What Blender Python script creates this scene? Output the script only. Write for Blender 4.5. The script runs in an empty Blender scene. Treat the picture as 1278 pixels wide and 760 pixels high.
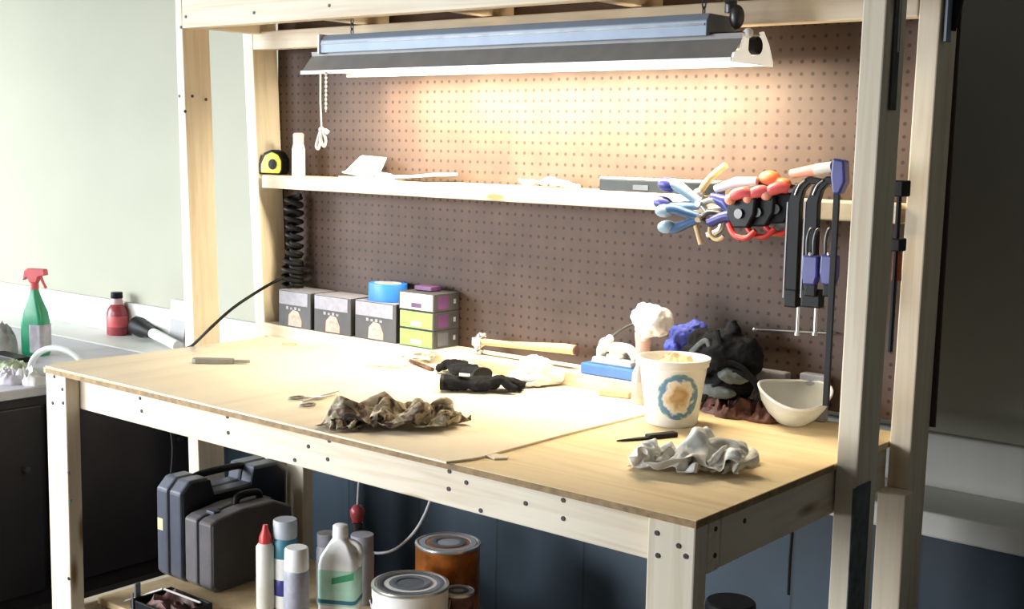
import bpy, bmesh, math, random
from mathutils import Vector, Matrix, noise, Euler
random.seed(7)
COL = bpy.context.scene.collection
H = 0.90                                   # bench top above the floor
R = math.radians
# ---------------------------------------------------------------- camera
CX, CY, CZ = 2.7899, -1.6261, 0.5622 + H
YAW, PITCH, ROLL, FPX = 0.686946, -0.125902, 0.020158, 1573.17
Fv = Vector((-math.sin(YAW)*math.cos(PITCH), math.cos(YAW)*math.cos(PITCH), math.sin(PITCH)))
R0 = Vector((math.cos(YAW), math.sin(YAW), 0)); U0 = R0.cross(Fv)
Rv = R0*math.cos(ROLL) + U0*math.sin(ROLL); Uv = Rv.cross(Fv)
CAM = Vector((CX, CY, CZ))
def at(px, py, x=None, y=None, z=None):
    """world point seen at a photograph pixel, on the plane x=, y= or z= (z above bench top)"""
    d = Fv + Rv*((px-639)/FPX) - Uv*((py-380)/FPX)
    if z is not None: t = (z + H - CZ)/d.z
    elif y is not None: t = (y - CY)/d.y
    else: t = (x - CX)/d.x
    return CAM + d*t
def mpp(P): return (P - CAM).dot(Fv)/FPX     # metres per pixel at P
cam = bpy.data.objects.new('camera', bpy.data.cameras.new('camera'))
COL.objects.link(cam)
cam.data.sensor_width = 36; cam.data.lens = FPX*36/1278; cam.data.clip_start = .05
cam.matrix_world = Matrix(((Rv.x, Uv.x, -Fv.x, CX), (Rv.y, Uv.y, -Fv.y, CY), (Rv.z, Uv.z, -Fv.z, CZ), (0, 0, 0, 1)))
bpy.context.scene.camera = cam

# ---------------------------------------------------------------- materials
def new_mat(name):
    m = bpy.data.materials.new(name); m.use_nodes = True
    nt = m.node_tree; b = nt.nodes['Principled BSDF']
    return m, nt, b
def N(nt, t, **kw):
    n = nt.nodes.new(t)
    for k, v in kw.items():
        if k in n.inputs: n.inputs[k].default_value = v
        else: setattr(n, k, v)
    return n
def L(nt, a, b): nt.links.new(a, b)
def coords(nt, kind='Object', scale=(1, 1, 1), rot=(0, 0, 0)):
    tc = N(nt, 'ShaderNodeTexCoord'); mp = N(nt, 'ShaderNodeMapping')
    mp.inputs['Scale'].default_value = scale; mp.inputs['Rotation'].default_value = rot
    L(nt, tc.outputs[kind], mp.inputs['Vector']); return mp.outputs['Vector']
def ramp(nt, fac, stops):
    r = N(nt, 'ShaderNodeValToRGB'); e = r.color_ramp.elements
    while len(e) < len(stops): e.new(.5)
    for el, (p, c) in zip(e, stops): el.position = p; el.color = (*c, 1)
    L(nt, fac, r.inputs['Fac']); return r.outputs['Color']
def bump(nt, b, h, strength=.3, dist=.002):
    n = N(nt, 'ShaderNodeBump'); n.inputs['Strength'].default_value = strength; n.inputs['Distance'].default_value = dist
    L(nt, h, n.inputs['Height']); L(nt, n.outputs['Normal'], b.inputs['Normal'])
def plain(name, col, rough=.5, metal=0, var=.12, scale=25, spec=.5, alpha=1, trans=0, bmp=0, emit=None, es=0):
    m, nt, b = new_mat(name)
    n = N(nt, 'ShaderNodeTexNoise', Scale=scale, Detail=4.0); L(nt, coords(nt), n.inputs['Vector'])
    c1 = tuple(max(0, c*(1-var)) for c in col); c2 = tuple(min(1, c*(1+var)) for c in col)
    L(nt, ramp(nt, n.outputs['Fac'], [(.3, c1), (.7, c2)]), b.inputs['Base Color'])
    b.inputs['Roughness'].default_value = rough; b.inputs['Metallic'].default_value = metal
    b.inputs['Specular IOR Level'].default_value = spec
    b.inputs['Alpha'].default_value = alpha
    b.inputs['Transmission Weight'].default_value = trans
    if bmp: bump(nt, b, n.outputs['Fac'], bmp, .004)
    if emit: b.inputs['Emission Color'].default_value = (*emit, 1); b.inputs['Emission Strength'].default_value = es
    return m
def wood(name, c1, c2, dark, axis='x', knots=True, rough=.62, gs=1.0):
    m, nt, b = new_mat(name)
    s = {'x': (1.2, 26, 26), 'y': (26, 1.2, 26), 'z': (26, 26, 1.2)}[axis]
    s = tuple(v*gs for v in s)
    v = coords(nt, 'Object', s)
    n = N(nt, 'ShaderNodeTexNoise', Scale=1.6, Detail=6.0, Distortion=1.2); L(nt, v, n.inputs['Vector'])
    col = ramp(nt, n.outputs['Fac'], [(.28, c2), (.5, c1), (.72, tuple(min(1, c*1.06) for c in c1))])
    n3 = N(nt, 'ShaderNodeTexNoise', Scale=2.2, Detail=2.0); L(nt, coords(nt), n3.inputs['Vector'])
    mx0 = N(nt, 'ShaderNodeMixRGB', blend_type='MULTIPLY'); mx0.inputs['Fac'].default_value = .5
    L(nt, col, mx0.inputs['Color1']); L(nt, ramp(nt, n3.outputs['Fac'], [(.35, (.82, .76, .68)), (.65, (1, 1, 1))]), mx0.inputs['Color2'])
    out = mx0.outputs['Color']
    if knots:
        ks = {'x': (2.2, 9, 9), 'y': (9, 2.2, 9), 'z': (9, 9, 2.2)}[axis]
        vo = N(nt, 'ShaderNodeTexVoronoi', Scale=1.0); L(nt, coords(nt, 'Object', ks), vo.inputs['Vector'])
        k = ramp(nt, vo.outputs['Distance'], [(.05, (1, 1, 1)), (.13, (0, 0, 0))])
        mx = N(nt, 'ShaderNodeMixRGB'); L(nt, k, mx.inputs['Fac']); L(nt, out, mx.inputs['Color1'])
        mx.inputs['Color2'].default_value = (*dark, 1); out = mx.outputs['Color']
    L(nt, out, b.inputs['Base Color']); b.inputs['Roughness'].default_value = rough
    b.inputs['Specular IOR Level'].default_value = .25
    bump(nt, b, n.outputs['Fac'], .12, .001)
    return m
M = {}
PC1, PC2, PD = (.76, .69, .56), (.66, .56, .42), (.26, .15, .07)
for ax in 'xyz': M['pine_'+ax] = wood('pine_'+ax, PC1, PC2, PD, ax)
M['ply'] = wood('plywood', (.86, .70, .44), (.76, .58, .32), (.5, .3, .13), 'x', False, .5, .6)
M['hardboard'] = wood('hardboard', (.87, .77, .60), (.81, .68, .50), (.5, .33, .2), 'y', False, .6, .25)
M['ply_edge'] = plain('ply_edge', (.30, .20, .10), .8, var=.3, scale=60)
M['midgrey'] = plain('knife_grey', (.25, .24, .21), .5, .1)
M['screw'] = plain('screw_metal', (.05, .05, .05), .5, .6)
# pegboard: brown hardboard with a one inch grid of dark holes
def pegboard_mat():
    m, nt, b = new_mat('pegboard')
    tc = N(nt, 'ShaderNodeTexCoord'); sx = N(nt, 'ShaderNodeSeparateXYZ'); L(nt, tc.outputs['Object'], sx.inputs[0])
    def cell(o):
        a = N(nt, 'ShaderNodeMath', operation='DIVIDE'); L(nt, o, a.inputs[0]); a.inputs[1].default_value = .0254
        f = N(nt, 'ShaderNodeMath', operation='FRACT'); L(nt, a.outputs[0], f.inputs[0])
        s = N(nt, 'ShaderNodeMath', operation='SUBTRACT'); L(nt, f.outputs[0], s.inputs[0]); s.inputs[1].default_value = .5
        p = N(nt, 'ShaderNodeMath', operation='MULTIPLY'); L(nt, s.outputs[0], p.inputs[0]); L(nt, s.outputs[0], p.inputs[1]); return p.outputs[0]
    ad = N(nt, 'ShaderNodeMath', operation='ADD'); L(nt, cell(sx.outputs['X']), ad.inputs[0]); L(nt, cell(sx.outputs['Z']), ad.inputs[1])
    sq = N(nt, 'ShaderNodeMath', operation='SQRT'); L(nt, ad.outputs[0], sq.inputs[0])
    msk = ramp(nt, sq.outputs[0], [(.12, (1, 1, 1)), (.19, (0, 0, 0))])
    n = N(nt, 'ShaderNodeTexNoise', Scale=9.0, Detail=5.0); L(nt, tc.outputs['Object'], n.inputs['Vector'])
    base = ramp(nt, n.outputs['Fac'], [(.3, (.070, .046, .036)), (.7, (.102, .067, .052))])
    mx = N(nt, 'ShaderNodeMixRGB'); L(nt, msk, mx.inputs['Fac']); L(nt, base, mx.inputs['Color1']); mx.inputs['Color2'].default_value = (.035, .02, .014, 1)
    L(nt, mx.outputs['Color'], b.inputs['Base Color']); b.inputs['Roughness'].default_value = .6; b.inputs['Specular IOR Level'].default_value = .25
    return m
M['peg'] = pegboard_mat()
M['wall'] = plain('wall_paint', (.47, .465, .37), .75, var=.03, scale=3)
M['trim'] = plain('trim_paint', (.76, .76, .72), .5, var=.05, scale=6)
M['ledge_face'] = plain('ledge_face', (.50, .49, .50), .6, var=.05, scale=6)
M['floor'] = plain('floor', (.035, .03, .03), .7, var=.4, scale=5)
def navy_panel():
    m, nt, b = new_mat('navy_panelling')
    tc = N(nt, 'ShaderNodeTexCoord'); sx = N(nt, 'ShaderNodeSeparateXYZ'); L(nt, tc.outputs['Object'], sx.inputs[0])
    a = N(nt, 'ShaderNodeMath', operation='DIVIDE'); L(nt, sx.outputs['X'], a.inputs[0]); a.inputs[1].default_value = .3
    f = N(nt, 'ShaderNodeMath', operation='FRACT'); L(nt, a.outputs[0], f.inputs[0])
    n = N(nt, 'ShaderNodeTexNoise', Scale=3.0, Detail=5.0); L(nt, tc.outputs['Object'], n.inputs['Vector'])
    base = ramp(nt, n.outputs['Fac'], [(.3, (.018, .033, .05)), (.7, (.035, .062, .088))])
    g = ramp(nt, f.outputs[0], [(.0, (0, 0, 0)), (.03, (1, 1, 1))])
    mx = N(nt, 'ShaderNodeMixRGB', blend_type='MULTIPLY'); mx.inputs['Fac'].default_value = .85
    L(nt, base, mx.inputs['Color1']); L(nt, g, mx.inputs['Color2'])
    L(nt, mx.outputs['Color'], b.inputs['Base Color']); b.inputs['Roughness'].default_value = .55
    return m
M['navy'] = navy_panel()
M['black'] = plain('black_plastic', (.005, .0055, .007), .5, var=.2, spec=.25)
M['black_rubber'] = plain('black_rubber', (.006, .006, .006), .6, var=.3, spec=.3)
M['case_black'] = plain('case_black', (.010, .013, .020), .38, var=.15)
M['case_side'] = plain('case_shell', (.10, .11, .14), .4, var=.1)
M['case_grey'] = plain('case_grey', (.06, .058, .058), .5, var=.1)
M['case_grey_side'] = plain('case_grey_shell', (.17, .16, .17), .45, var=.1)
M['yellow'] = plain('yellow', (.85, .78, .06), .4)
M['cream'] = plain('cream_label', (.72, .66, .40), .5)
M['white'] = plain('white_plastic', (.82, .82, .80), .4, var=.05)
M['white_gloss'] = plain('white_enamel', (.85, .85, .83), .25, var=.03)
M['paper'] = plain('paper', (.78, .77, .74), .7, var=.04)
M['red'] = plain('red_plastic', (.55, .035, .03), .35, var=.15)
M['pinkred'] = plain('red_faded', (.72, .12, .13), .4, var=.12)
M['green'] = plain('green_plastic', (.02, .30, .14), .3, var=.15)
M['lime'] = plain('lime_label', (.26, .55, .08), .45, var=.15)
M['steelblue'] = plain('steel_blue', (.05, .12, .27), .35, var=.2)
M['blue'] = plain('blue_plastic', (.05, .16, .50), .35, var=.12)
M['tapeblue'] = plain('tape_blue', (.03, .20, .72), .45, var=.1)
M['navyblue'] = plain('clamp_blue', (.03, .035, .20), .35, var=.2)
M['lightblue'] = plain('pale_blue_rubber', (.25, .37, .48), .45, var=.2)
M['orange'] = plain('orange_plastic', (.78, .20, .07), .4, var=.15)
M['salmon'] = plain('salmon_plastic', (.80, .33, .24), .4, var=.12)
M['steel'] = plain('steel', (.62, .62, .62), .3, .9, var=.08)
M['darksteel'] = plain('dark_steel', (.10, .10, .10), .4, .8, var=.2)
M['galv'] = plain('fixture_grey_blue', (.21, .26, .33), .5, .25, var=.06)
M['hood'] = plain('fixture_hood', (.23, .22, .21), .5, .2, var=.08)
M['cardboard'] = plain('cardboard', (.05, .05, .055), .5, var=.15)
M['lilac'] = plain('label_grey', (.30, .30, .35), .5, var=.12, scale=60)
M['flame'] = plain('label_flame', (.62, .36, .30), .5, var=.35, scale=90)
M['purple'] = plain('purple_card', (.09, .035, .11), .5, var=.3)
M['handle_wood'] = wood('hammer_wood', (.66, .50, .26), (.5, .34, .15), (.3, .2, .1), 'x', False)
M['greyfab'] = plain('grey_fabric', (.10, .12, .13), .85, var=.35, scale=40, bmp=.4)
M['blackfab'] = plain('black_fabric', (.006, .0065, .009), .85, spec=.2, var=.4, scale=50, bmp=.5)
M['bluefab'] = plain('blue_fabric', (.03, .05, .35), .7, var=.4, scale=50, bmp=.4)
M['brownleather'] = plain('brown_leather', (.12, .05, .04), .6, var=.7, scale=35, bmp=.5)
M['rag'] = plain('rag_cloth', (.70, .70, .68), .9, var=.34, scale=34, bmp=.5)
M['bag'] = plain('white_bag', (.70, .69, .71), .4, var=.08, scale=30, alpha=.95)
M['clearbag'] = plain('clear_bag', (.85, .87, .92), .2, var=.05, alpha=.5)
M['frost'] = plain('frosted_plastic', (.78, .80, .78), .35, var=.06, alpha=.62)
M['pinkplastic'] = plain('pinkish_plastic', (.80, .52, .46), .4, var=.1, alpha=.85)
M['clearbottle'] = plain('clear_bottle', (.62, .58, .52), .25, var=.1, alpha=.6)
M['greencap'] = plain('mint_label', (.42, .68, .54), .5, var=.12)
M['darkgreen'] = plain('green_band', (.05, .30, .14), .5)
M['teal'] = plain('teal_band', (.03, .16, .22), .5)
M['greyplastic'] = plain('grey_cap', (.36, .38, .42), .45, var=.08)
M['cream_plastic'] = plain('cream_bottle', (.62, .60, .54), .45, var=.06)
M['canlabel'] = plain('amber_can', (.42, .13, .025), .3, .2, var=.6, scale=18)
M['desk'] = plain('desk_dark', (.018, .015, .018), .5, var=.3, scale=4)
M['desktop'] = plain('desk_top_grey', (.55, .54, .59), .5, var=.06)
M['wine'] = plain('dark_red_bottle', (.33, .05, .06), .3, var=.25)
M['white_rope'] = plain('white_rope', (.82, .80, .76), .8, var=.1, scale=80)
M['greywire'] = plain('grey_cable', (.42, .42, .42), .5)
M['clutter1'] = plain('clutter_mauve', (.45, .42, .47), .6, var=.35, scale=14)
M['clutter2'] = plain('clutter_green', (.45, .50, .34), .6, var=.3, scale=14)
M['tan'] = plain('tan_wood', (.62, .46, .26), .6, var=.15)
def camo():
    m, nt, b = new_mat('camouflage')
    n = N(nt, 'ShaderNodeTexNoise', Scale=40.0, Detail=2.5, Distortion=.8); L(nt, coords(nt), n.inputs['Vector'])
    c = ramp(nt, n.outputs['Fac'], [(.36, (.05, .035, .025)), (.43, (.20, .14, .10)), (.50, (.42, .34, .25)), (.57, (.27, .24, .14)), (.64, (.66, .58, .46))])
    for e in nt.nodes:
        if e.type == 'VALTORGB': e.color_ramp.interpolation = 'LINEAR'
    L(nt, c, b.inputs['Base Color']); b.inputs['Roughness'].default_value = .9
    bump(nt, b, n.outputs['Fac'], .3, .004); return m
M['camo'] = camo()
def tub_label():
    m, nt, b = new_mat('tub_print')
    tc = N(nt, 'ShaderNodeTexCoord')
    ln_ = N(nt, 'ShaderNodeVectorMath', operation='LENGTH'); L(nt, tc.outputs['UV'], ln_.inputs[0])
    n = N(nt, 'ShaderNodeTexNoise', Scale=5.0, Detail=3.0); L(nt, tc.outputs['UV'], n.inputs['Vector'])
    r0 = N(nt, 'ShaderNodeMath', operation='MULTIPLY'); L(nt, ln_.outputs['Value'], r0.inputs[0]); r0.inputs[1].default_value = 2.0
    r = N(nt, 'ShaderNodeMath', operation='ADD'); L(nt, r0.outputs[0], r.inputs[0])
    k = N(nt, 'ShaderNodeMath', operation='MULTIPLY_ADD'); L(nt, n.outputs['Fac'], k.inputs[0]); k.inputs[1].default_value = .8; k.inputs[2].default_value = -.42
    L(nt, k.outputs[0], r.inputs[1])
    c = ramp(nt, r.outputs[0], [(.0, (.62, .40, .20)), (.28, (.45, .30, .16)), (.46, (.72, .58, .36)), (.62, (.78, .78, .74)), (.74, (.10, .20, .38)), (.92, (.13, .32, .38)), (1.0, (.6, .64, .66))])
    L(nt, c, b.inputs['Base Color']); b.inputs['Roughness'].default_value = .4; return m
M['tubprint'] = tub_label()

# ---------------------------------------------------------------- mesh builder
class MB:
    def __init__(s): s.bm = bmesh.new()
    def _t(s, vs, mat):
        if mat is not None:
            for v in vs: v.co = mat @ v.co
        return s
    def hexa(s, b, t):
        vs = [s.bm.verts.new(p) for p in list(b)+list(t)]
        for f in ((3, 2, 1, 0), (4, 5, 6, 7), (0, 1, 5, 4), (1, 2, 6, 5), (2, 3, 7, 6), (3, 0, 4, 7)): s.bm.faces.new([vs[i] for i in f])
        return s
    def box(s, x0, x1, y0, y1, z0, z1, mat=None):
        r = [(x0, y0), (x1, y0), (x1, y1), (x0, y1)]
        n = len(s.bm.verts)
        s.hexa([(a, b, z0) for a, b in r], [(a, b, z1) for a, b in r]); s.bm.verts.ensure_lookup_table()
        return s._t(s.bm.verts[n:], mat)
    def lathe(s, prof, seg=32, mat=None, sy=1.0, cap=True):
        n = len(s.bm.verts); rings = []
        for r, z in prof:
            rings.append([s.bm.verts.new((r*math.cos(2*math.pi*i/seg), sy*r*math.sin(2*math.pi*i/seg), z)) for i in range(seg)])
        for a, b in zip(rings, rings[1:]):
            for i in range(seg): s.bm.faces.new((a[i], a[(i+1) % seg], b[(i+1) % seg], b[i]))
        if cap:
            if prof[0][0] > 1e-5: s.bm.faces.new(rings[0][::-1])
            if prof[-1][0] > 1e-5: s.bm.faces.new(rings[-1])
        s.bm.verts.ensure_lookup_table()
        return s._t(s.bm.verts[n:], mat)
    def tube(s, pts, r, seg=10, closed=False, flat=1.0):
        pts = [Vector(p) for p in pts]; rr = r if isinstance(r, (list, tuple)) else [r]*len(pts)
        rings = []; up = None
        for i, p in enumerate(pts):
            if closed: d = pts[(i+1) % len(pts)] - pts[i-1]
            else: d = pts[min(i+1, len(pts)-1)] - pts[max(i-1, 0)]
            d.normalize()
            if up is None:
                up = Vector((0, 0, 1)) if abs(d.z) < .9 else Vector((1, 0, 0))
            a = d.cross(up); a.normalize(); c = a.cross(d); up = c
            rings.append([s.bm.verts.new(p + a*rr[i]*math.cos(2*math.pi*k/seg) + c*rr[i]*flat*math.sin(2*math.pi*k/seg)) for k in range(seg)])
        pairs = list(zip(rings, rings[1:])) + ([(rings[-1], rings[0])] if closed else [])
        for a, b in pairs:
            for k in range(seg): s.bm.faces.new((a[k], a[(k+1) % seg], b[(k+1) % seg], b[k]))
        if not closed: s.bm.faces.new(rings[0][::-1]); s.bm.faces.new(rings[-1])
        return s
    def cyl(s, p, q, r, seg=20, r2=None): return s.tube([p, q], [r, r if r2 is None else r2], seg)
    def prism(s, poly, t0, t1, plane='xz', mat=None):
        """poly in the named plane, extruded along the remaining axis t0..t1"""
        n = len(s.bm.verts)
        f = {'xz': lambda a, b, t: (a, t, b), 'yz': lambda a, b, t: (t, a, b), 'xy': lambda a, b, t: (a, b, t)}[plane]
        A = [s.bm.verts.new(f(a, b, t0)) for a, b in poly]; B = [s.bm.verts.new(f(a, b, t1)) for a, b in poly]
        k = len(poly)
        s.bm.faces.new(A); s.bm.faces.new(B[::-1])
        for i in range(k): s.bm.faces.new((A[(i+1) % k], A[i], B[i], B[(i+1) % k]))
        s.bm.verts.ensure_lookup_table()
        return s._t(s.bm.verts[n:], mat)
    def ball(s, c, r, sc=(1, 1, 1), seg=16):
        ret = bmesh.ops.create_uvsphere(s.bm, u_segments=seg, v_segments=seg//2+2, radius=r)
        for v in ret['verts']: v.co = Vector((v.co.x*sc[0], v.co.y*sc[1], v.co.z*sc[2])) + Vector(c)
        return s
    def build(s, name, mat, parent=None, bevel=0, smooth=False, remesh=0, sub=0, loc=None, rot=None):
        bmesh.ops.recalc_face_normals(s.bm, faces=s.bm.faces)
        me = bpy.data.meshes.new(name); s.bm.to_mesh(me); s.bm.free()
        o = bpy.data.objects.new(name, me); COL.objects.link(o); me.materials.append(mat)
        if parent is not None: o.parent = parent
        if loc is not None: o.location = loc
        if rot is not None: o.rotation_euler = rot
        if smooth:
            me.shade_smooth()
            if not remesh and not sub:
                me.set_sharp_from_angle(angle=R(40))
        if remesh:
            md = o.modifiers.new('remesh', 'REMESH'); md.mode = 'VOXEL'; md.voxel_size = remesh; md.use_smooth_shade = True
            sm = o.modifiers.new('smooth', 'SMOOTH'); sm.iterations = 4; sm.factor = .5
        if bevel:
            bv = o.modifiers.new('bevel', 'BEVEL'); bv.width = bevel; bv.segments = 2; bv.limit_method = 'ANGLE'
        if sub:
            sb = o.modifiers.new('sub', 'SUBSURF'); sb.levels = sub; sb.render_levels = sub
        return o

# crumpled fabric: settled vertex positions (x, y, z in thousandths of the size) on a 28-column grid
SHAPES = {}
def cloth_grid(ny, q):
    nx = 28
    v = [(q[i]/999-.5, q[i+1]/999-.5, q[i+2]/999) for i in range(0, len(q), 3)]
    return v, [(j*(nx+1)+i, j*(nx+1)+i+1, (j+1)*(nx+1)+i+1, (j+1)*(nx+1)+i) for j in range(ny) for i in range(nx)]
SHAPES['spread'] = cloth_grid(22, [
73,84,427,37,87,742,120,84,706,130,75,632,117,70,478,76,119,267,145,95,368,176,71,323,219,58,376,295,44,484,371,8,487,406,0,545,443,7,558,470,39,300,560,54,244,615,72,168,610,88,104,657,50,210,641,32,492,698,33,460,722,33,418,771,54,287,691,55,135,756,72,60,755,69,145,744,100,301,821,143,401,893,193,468,902,246,513,
43,138,398,35,154,728,92,115,574,111,111,508,151,114,436,93,177,312,155,125,225,193,113,209,235,93,240,312,70,331,387,69,443,408,64,558,443,68,592,503,59,398,548,99,159,597,111,251,613,126,190,670,95,247,644,78,534,703,63,565,727,51,554,768,21,390,686,64,282,718,95,65,740,114,97,760,139,248,843,130,296,900,206,340,919,253,384,
13,193,369,44,216,671,91,177,486,116,172,459,162,173,458,119,219,246,171,163,118,211,162,144,252,135,135,325,126,266,379,130,472,418,122,502,448,125,566,522,104,454,535,151,173,583,157,276,609,154,296,678,136,273,647,118,570,709,111,544,732,96,527,784,56,443,699,91,373,724,127,167,726,154,91,773,142,117,828,177,312,891,231,218,915,273,257,
0,259,339,64,266,577,114,196,638,138,194,601,124,210,454,153,258,239,189,204,48,229,200,56,253,189,187,335,180,216,396,176,395,427,178,488,459,178,533,538,150,487,526,196,203,580,202,235,607,189,249,677,173,292,660,152,596,717,112,649,740,109,610,793,86,512,703,120,437,704,148,223,729,168,212,767,183,106,814,218,313,868,259,149,901,291,137,
2,326,310,66,249,395,113,258,614,138,251,632,163,228,506,193,266,278,201,251,13,222,243,144,257,237,245,338,232,252,416,218,329,448,211,402,473,223,486,553,195,506,524,239,232,577,242,270,603,228,275,676,209,288,668,186,577,724,154,673,748,141,672,799,118,542,710,152,455,703,189,234,713,194,139,758,218,103,798,253,320,844,292,130,875,317,65,
17,293,169,102,273,294,129,306,521,144,307,587,184,273,531,164,297,245,217,293,45,251,273,131,274,281,263,341,248,382,421,269,359,456,261,418,492,261,430,570,237,503,525,284,255,577,278,206,599,267,257,670,248,295,677,218,579,733,174,578,756,176,630,804,150,498,713,187,458,720,223,239,707,235,152,749,254,87,781,288,324,837,331,181,850,352,65,
41,317,35,110,331,249,148,352,466,165,350,531,203,316,555,175,341,277,237,334,86,277,305,121,292,319,268,343,287,460,423,299,466,462,306,472,499,302,497,581,281,523,533,327,284,579,319,189,602,304,212,668,285,314,685,252,607,740,207,554,764,208,577,810,186,447,719,222,464,695,247,255,710,268,206,738,290,85,766,322,332,810,328,124,817,352,10,
62,372,37,93,375,325,160,404,430,180,395,478,210,362,596,185,384,307,254,346,192,300,343,136,330,330,249,349,326,515,428,339,523,467,347,537,506,346,547,587,323,571,540,370,334,582,364,220,606,347,217,666,324,351,700,289,621,754,249,584,776,241,550,817,217,408,728,263,454,689,288,272,690,301,178,728,328,89,764,365,323,777,339,96,782,372,0,
94,408,10,87,427,318,134,427,510,151,416,572,202,404,631,201,421,322,261,387,147,297,370,245,344,370,294,355,368,558,438,383,563,472,379,624,510,380,636,592,365,634,546,412,400,587,409,273,612,393,249,650,355,441,716,323,644,763,290,544,780,285,494,824,256,357,744,306,449,699,328,283,687,345,215,718,369,87,767,406,282,808,368,115,787,409,89,
117,449,23,122,442,331,115,452,570,139,444,629,192,439,664,221,445,360,281,416,158,320,387,184,326,407,339,361,407,583,433,390,685,474,404,717,510,390,749,589,399,712,553,447,470,596,420,400,618,421,344,679,379,388,734,359,629,779,319,518,793,329,459,834,295,323,757,345,430,715,361,227,698,383,264,697,406,106,777,432,201,827,392,50,810,431,9,
141,480,37,102,471,309,115,486,546,131,477,635,190,473,672,244,439,424,304,432,192,344,406,218,336,440,345,374,441,594,434,418,761,471,409,836,511,416,835,590,434,767,569,481,501,606,434,508,630,426,463,696,428,349,739,343,510,802,347,554,820,346,520,848,334,314,770,386,414,727,400,217,708,420,272,693,445,127,777,458,135,842,420,35,822,455,44,
154,514,67,96,505,287,124,515,509,128,508,619,188,506,649,254,470,424,323,450,229,368,422,242,353,469,342,387,475,599,449,451,768,469,439,902,509,444,930,581,464,863,571,512,596,604,476,484,629,473,450,698,458,441,745,384,575,799,394,497,818,384,463,868,360,358,787,420,401,736,438,243,718,458,275,696,481,154,770,455,45,841,441,131,850,460,19,
158,548,83,91,536,263,121,545,476,127,539,591,188,536,616,248,500,367,335,480,271,374,450,184,384,469,341,402,508,593,456,487,798,470,477,943,504,480,999,552,480,800,597,547,626,602,474,624,627,471,581,697,479,540,759,421,645,815,397,595,835,388,582,882,389,429,802,431,308,744,473,192,729,492,266,709,516,141,783,489,13,851,476,136,864,439,88,
160,580,86,88,567,233,110,578,450,125,570,559,190,565,573,253,533,326,322,483,178,371,493,157,403,495,285,433,510,550,452,527,826,473,520,965,509,520,997,570,515,816,570,554,513,616,521,580,626,506,658,694,482,680,770,455,719,822,441,616,840,432,573,886,432,433,795,453,406,768,501,204,747,524,215,720,547,115,799,522,14,868,481,42,885,455,131,
162,614,77,88,599,192,113,606,397,129,600,504,193,593,501,277,537,413,322,523,139,370,537,139,405,541,254,447,549,506,474,561,780,474,567,942,511,568,975,585,560,856,575,594,559,627,570,609,625,554,690,691,532,721,769,505,714,808,485,571,829,482,542,888,478,464,794,492,452,784,535,252,768,561,223,734,583,105,797,518,128,876,500,146,900,479,73,
168,647,79,91,631,156,130,621,324,131,633,420,180,577,386,280,581,373,321,570,98,368,587,118,405,591,216,449,599,461,473,612,739,475,620,900,510,623,943,589,619,906,544,582,669,591,614,635,617,614,699,685,590,717,753,540,601,813,527,657,837,519,650,887,528,522,793,541,460,804,575,245,791,598,199,760,604,56,819,540,169,882,514,47,910,518,106,
173,686,88,94,667,112,130,661,297,151,663,364,186,616,473,267,630,296,319,621,47,353,638,154,397,647,192,451,655,409,465,669,690,479,678,844,515,682,883,592,670,809,530,637,610,576,643,516,605,634,527,673,641,624,748,595,561,809,582,597,833,580,627,885,584,497,789,593,470,816,622,260,811,635,171,789,630,24,839,572,187,892,551,22,924,539,28,
179,727,135,103,701,189,151,645,191,171,638,260,183,666,450,255,675,226,323,679,22,365,693,93,376,701,235,450,715,347,466,730,621,487,736,761,524,743,805,595,720,686,520,693,526,561,687,405,589,668,395,660,650,444,737,656,593,801,642,591,827,642,600,881,644,495,785,647,497,798,668,273,802,684,199,816,671,33,859,607,208,912,580,52,942,569,7,
158,767,94,113,733,311,161,698,194,187,690,217,211,704,410,233,678,98,314,730,101,359,754,77,363,761,213,437,776,297,467,792,548,503,785,640,535,803,712,596,769,552,511,755,447,543,740,308,574,722,298,648,698,330,730,701,463,794,703,539,819,703,548,874,705,456,779,693,406,839,685,285,848,689,194,844,701,34,878,645,242,933,611,105,958,605,28,
176,816,154,134,776,372,181,743,267,201,745,202,244,740,337,226,730,23,307,782,22,347,813,70,350,821,196,421,836,277,483,841,442,505,847,567,544,858,611,595,818,422,506,813,358,527,789,201,560,773,201,637,750,233,721,756,377,788,756,442,815,757,462,867,757,374,775,742,316,841,741,251,868,736,245,869,743,65,898,685,279,950,653,132,978,638,85,
195,862,228,158,820,442,200,796,297,222,791,264,276,768,254,214,786,10,296,838,25,335,869,64,339,878,186,402,889,315,469,899,445,509,900,483,549,909,517,594,865,312,502,870,295,515,840,123,552,829,146,632,805,164,710,816,361,783,811,377,809,808,381,862,809,299,771,802,276,832,791,180,859,787,202,898,784,101,922,729,318,973,696,159,980,690,54,
222,896,311,189,849,523,219,786,437,240,787,410,274,821,279,200,836,64,282,889,60,322,923,73,356,915,87,422,909,195,476,941,346,516,940,381,553,956,437,599,912,225,508,926,247,513,892,73,550,870,45,631,858,107,706,873,328,778,870,356,805,866,360,860,867,293,769,862,256,831,850,163,856,844,165,905,836,167,947,779,345,988,753,147,976,749,49,
262,908,384,185,874,381,227,838,509,246,830,514,256,865,341,205,888,69,289,884,195,331,913,210,349,946,201,420,959,159,491,961,232,528,971,281,553,999,372,607,957,179,535,889,221,526,943,94,555,920,6,617,897,191,708,927,294,776,926,380,800,920,404,858,918,370,770,921,268,833,914,185,855,903,198,897,885,269,965,839,338,999,816,122,986,813,25])
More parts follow.
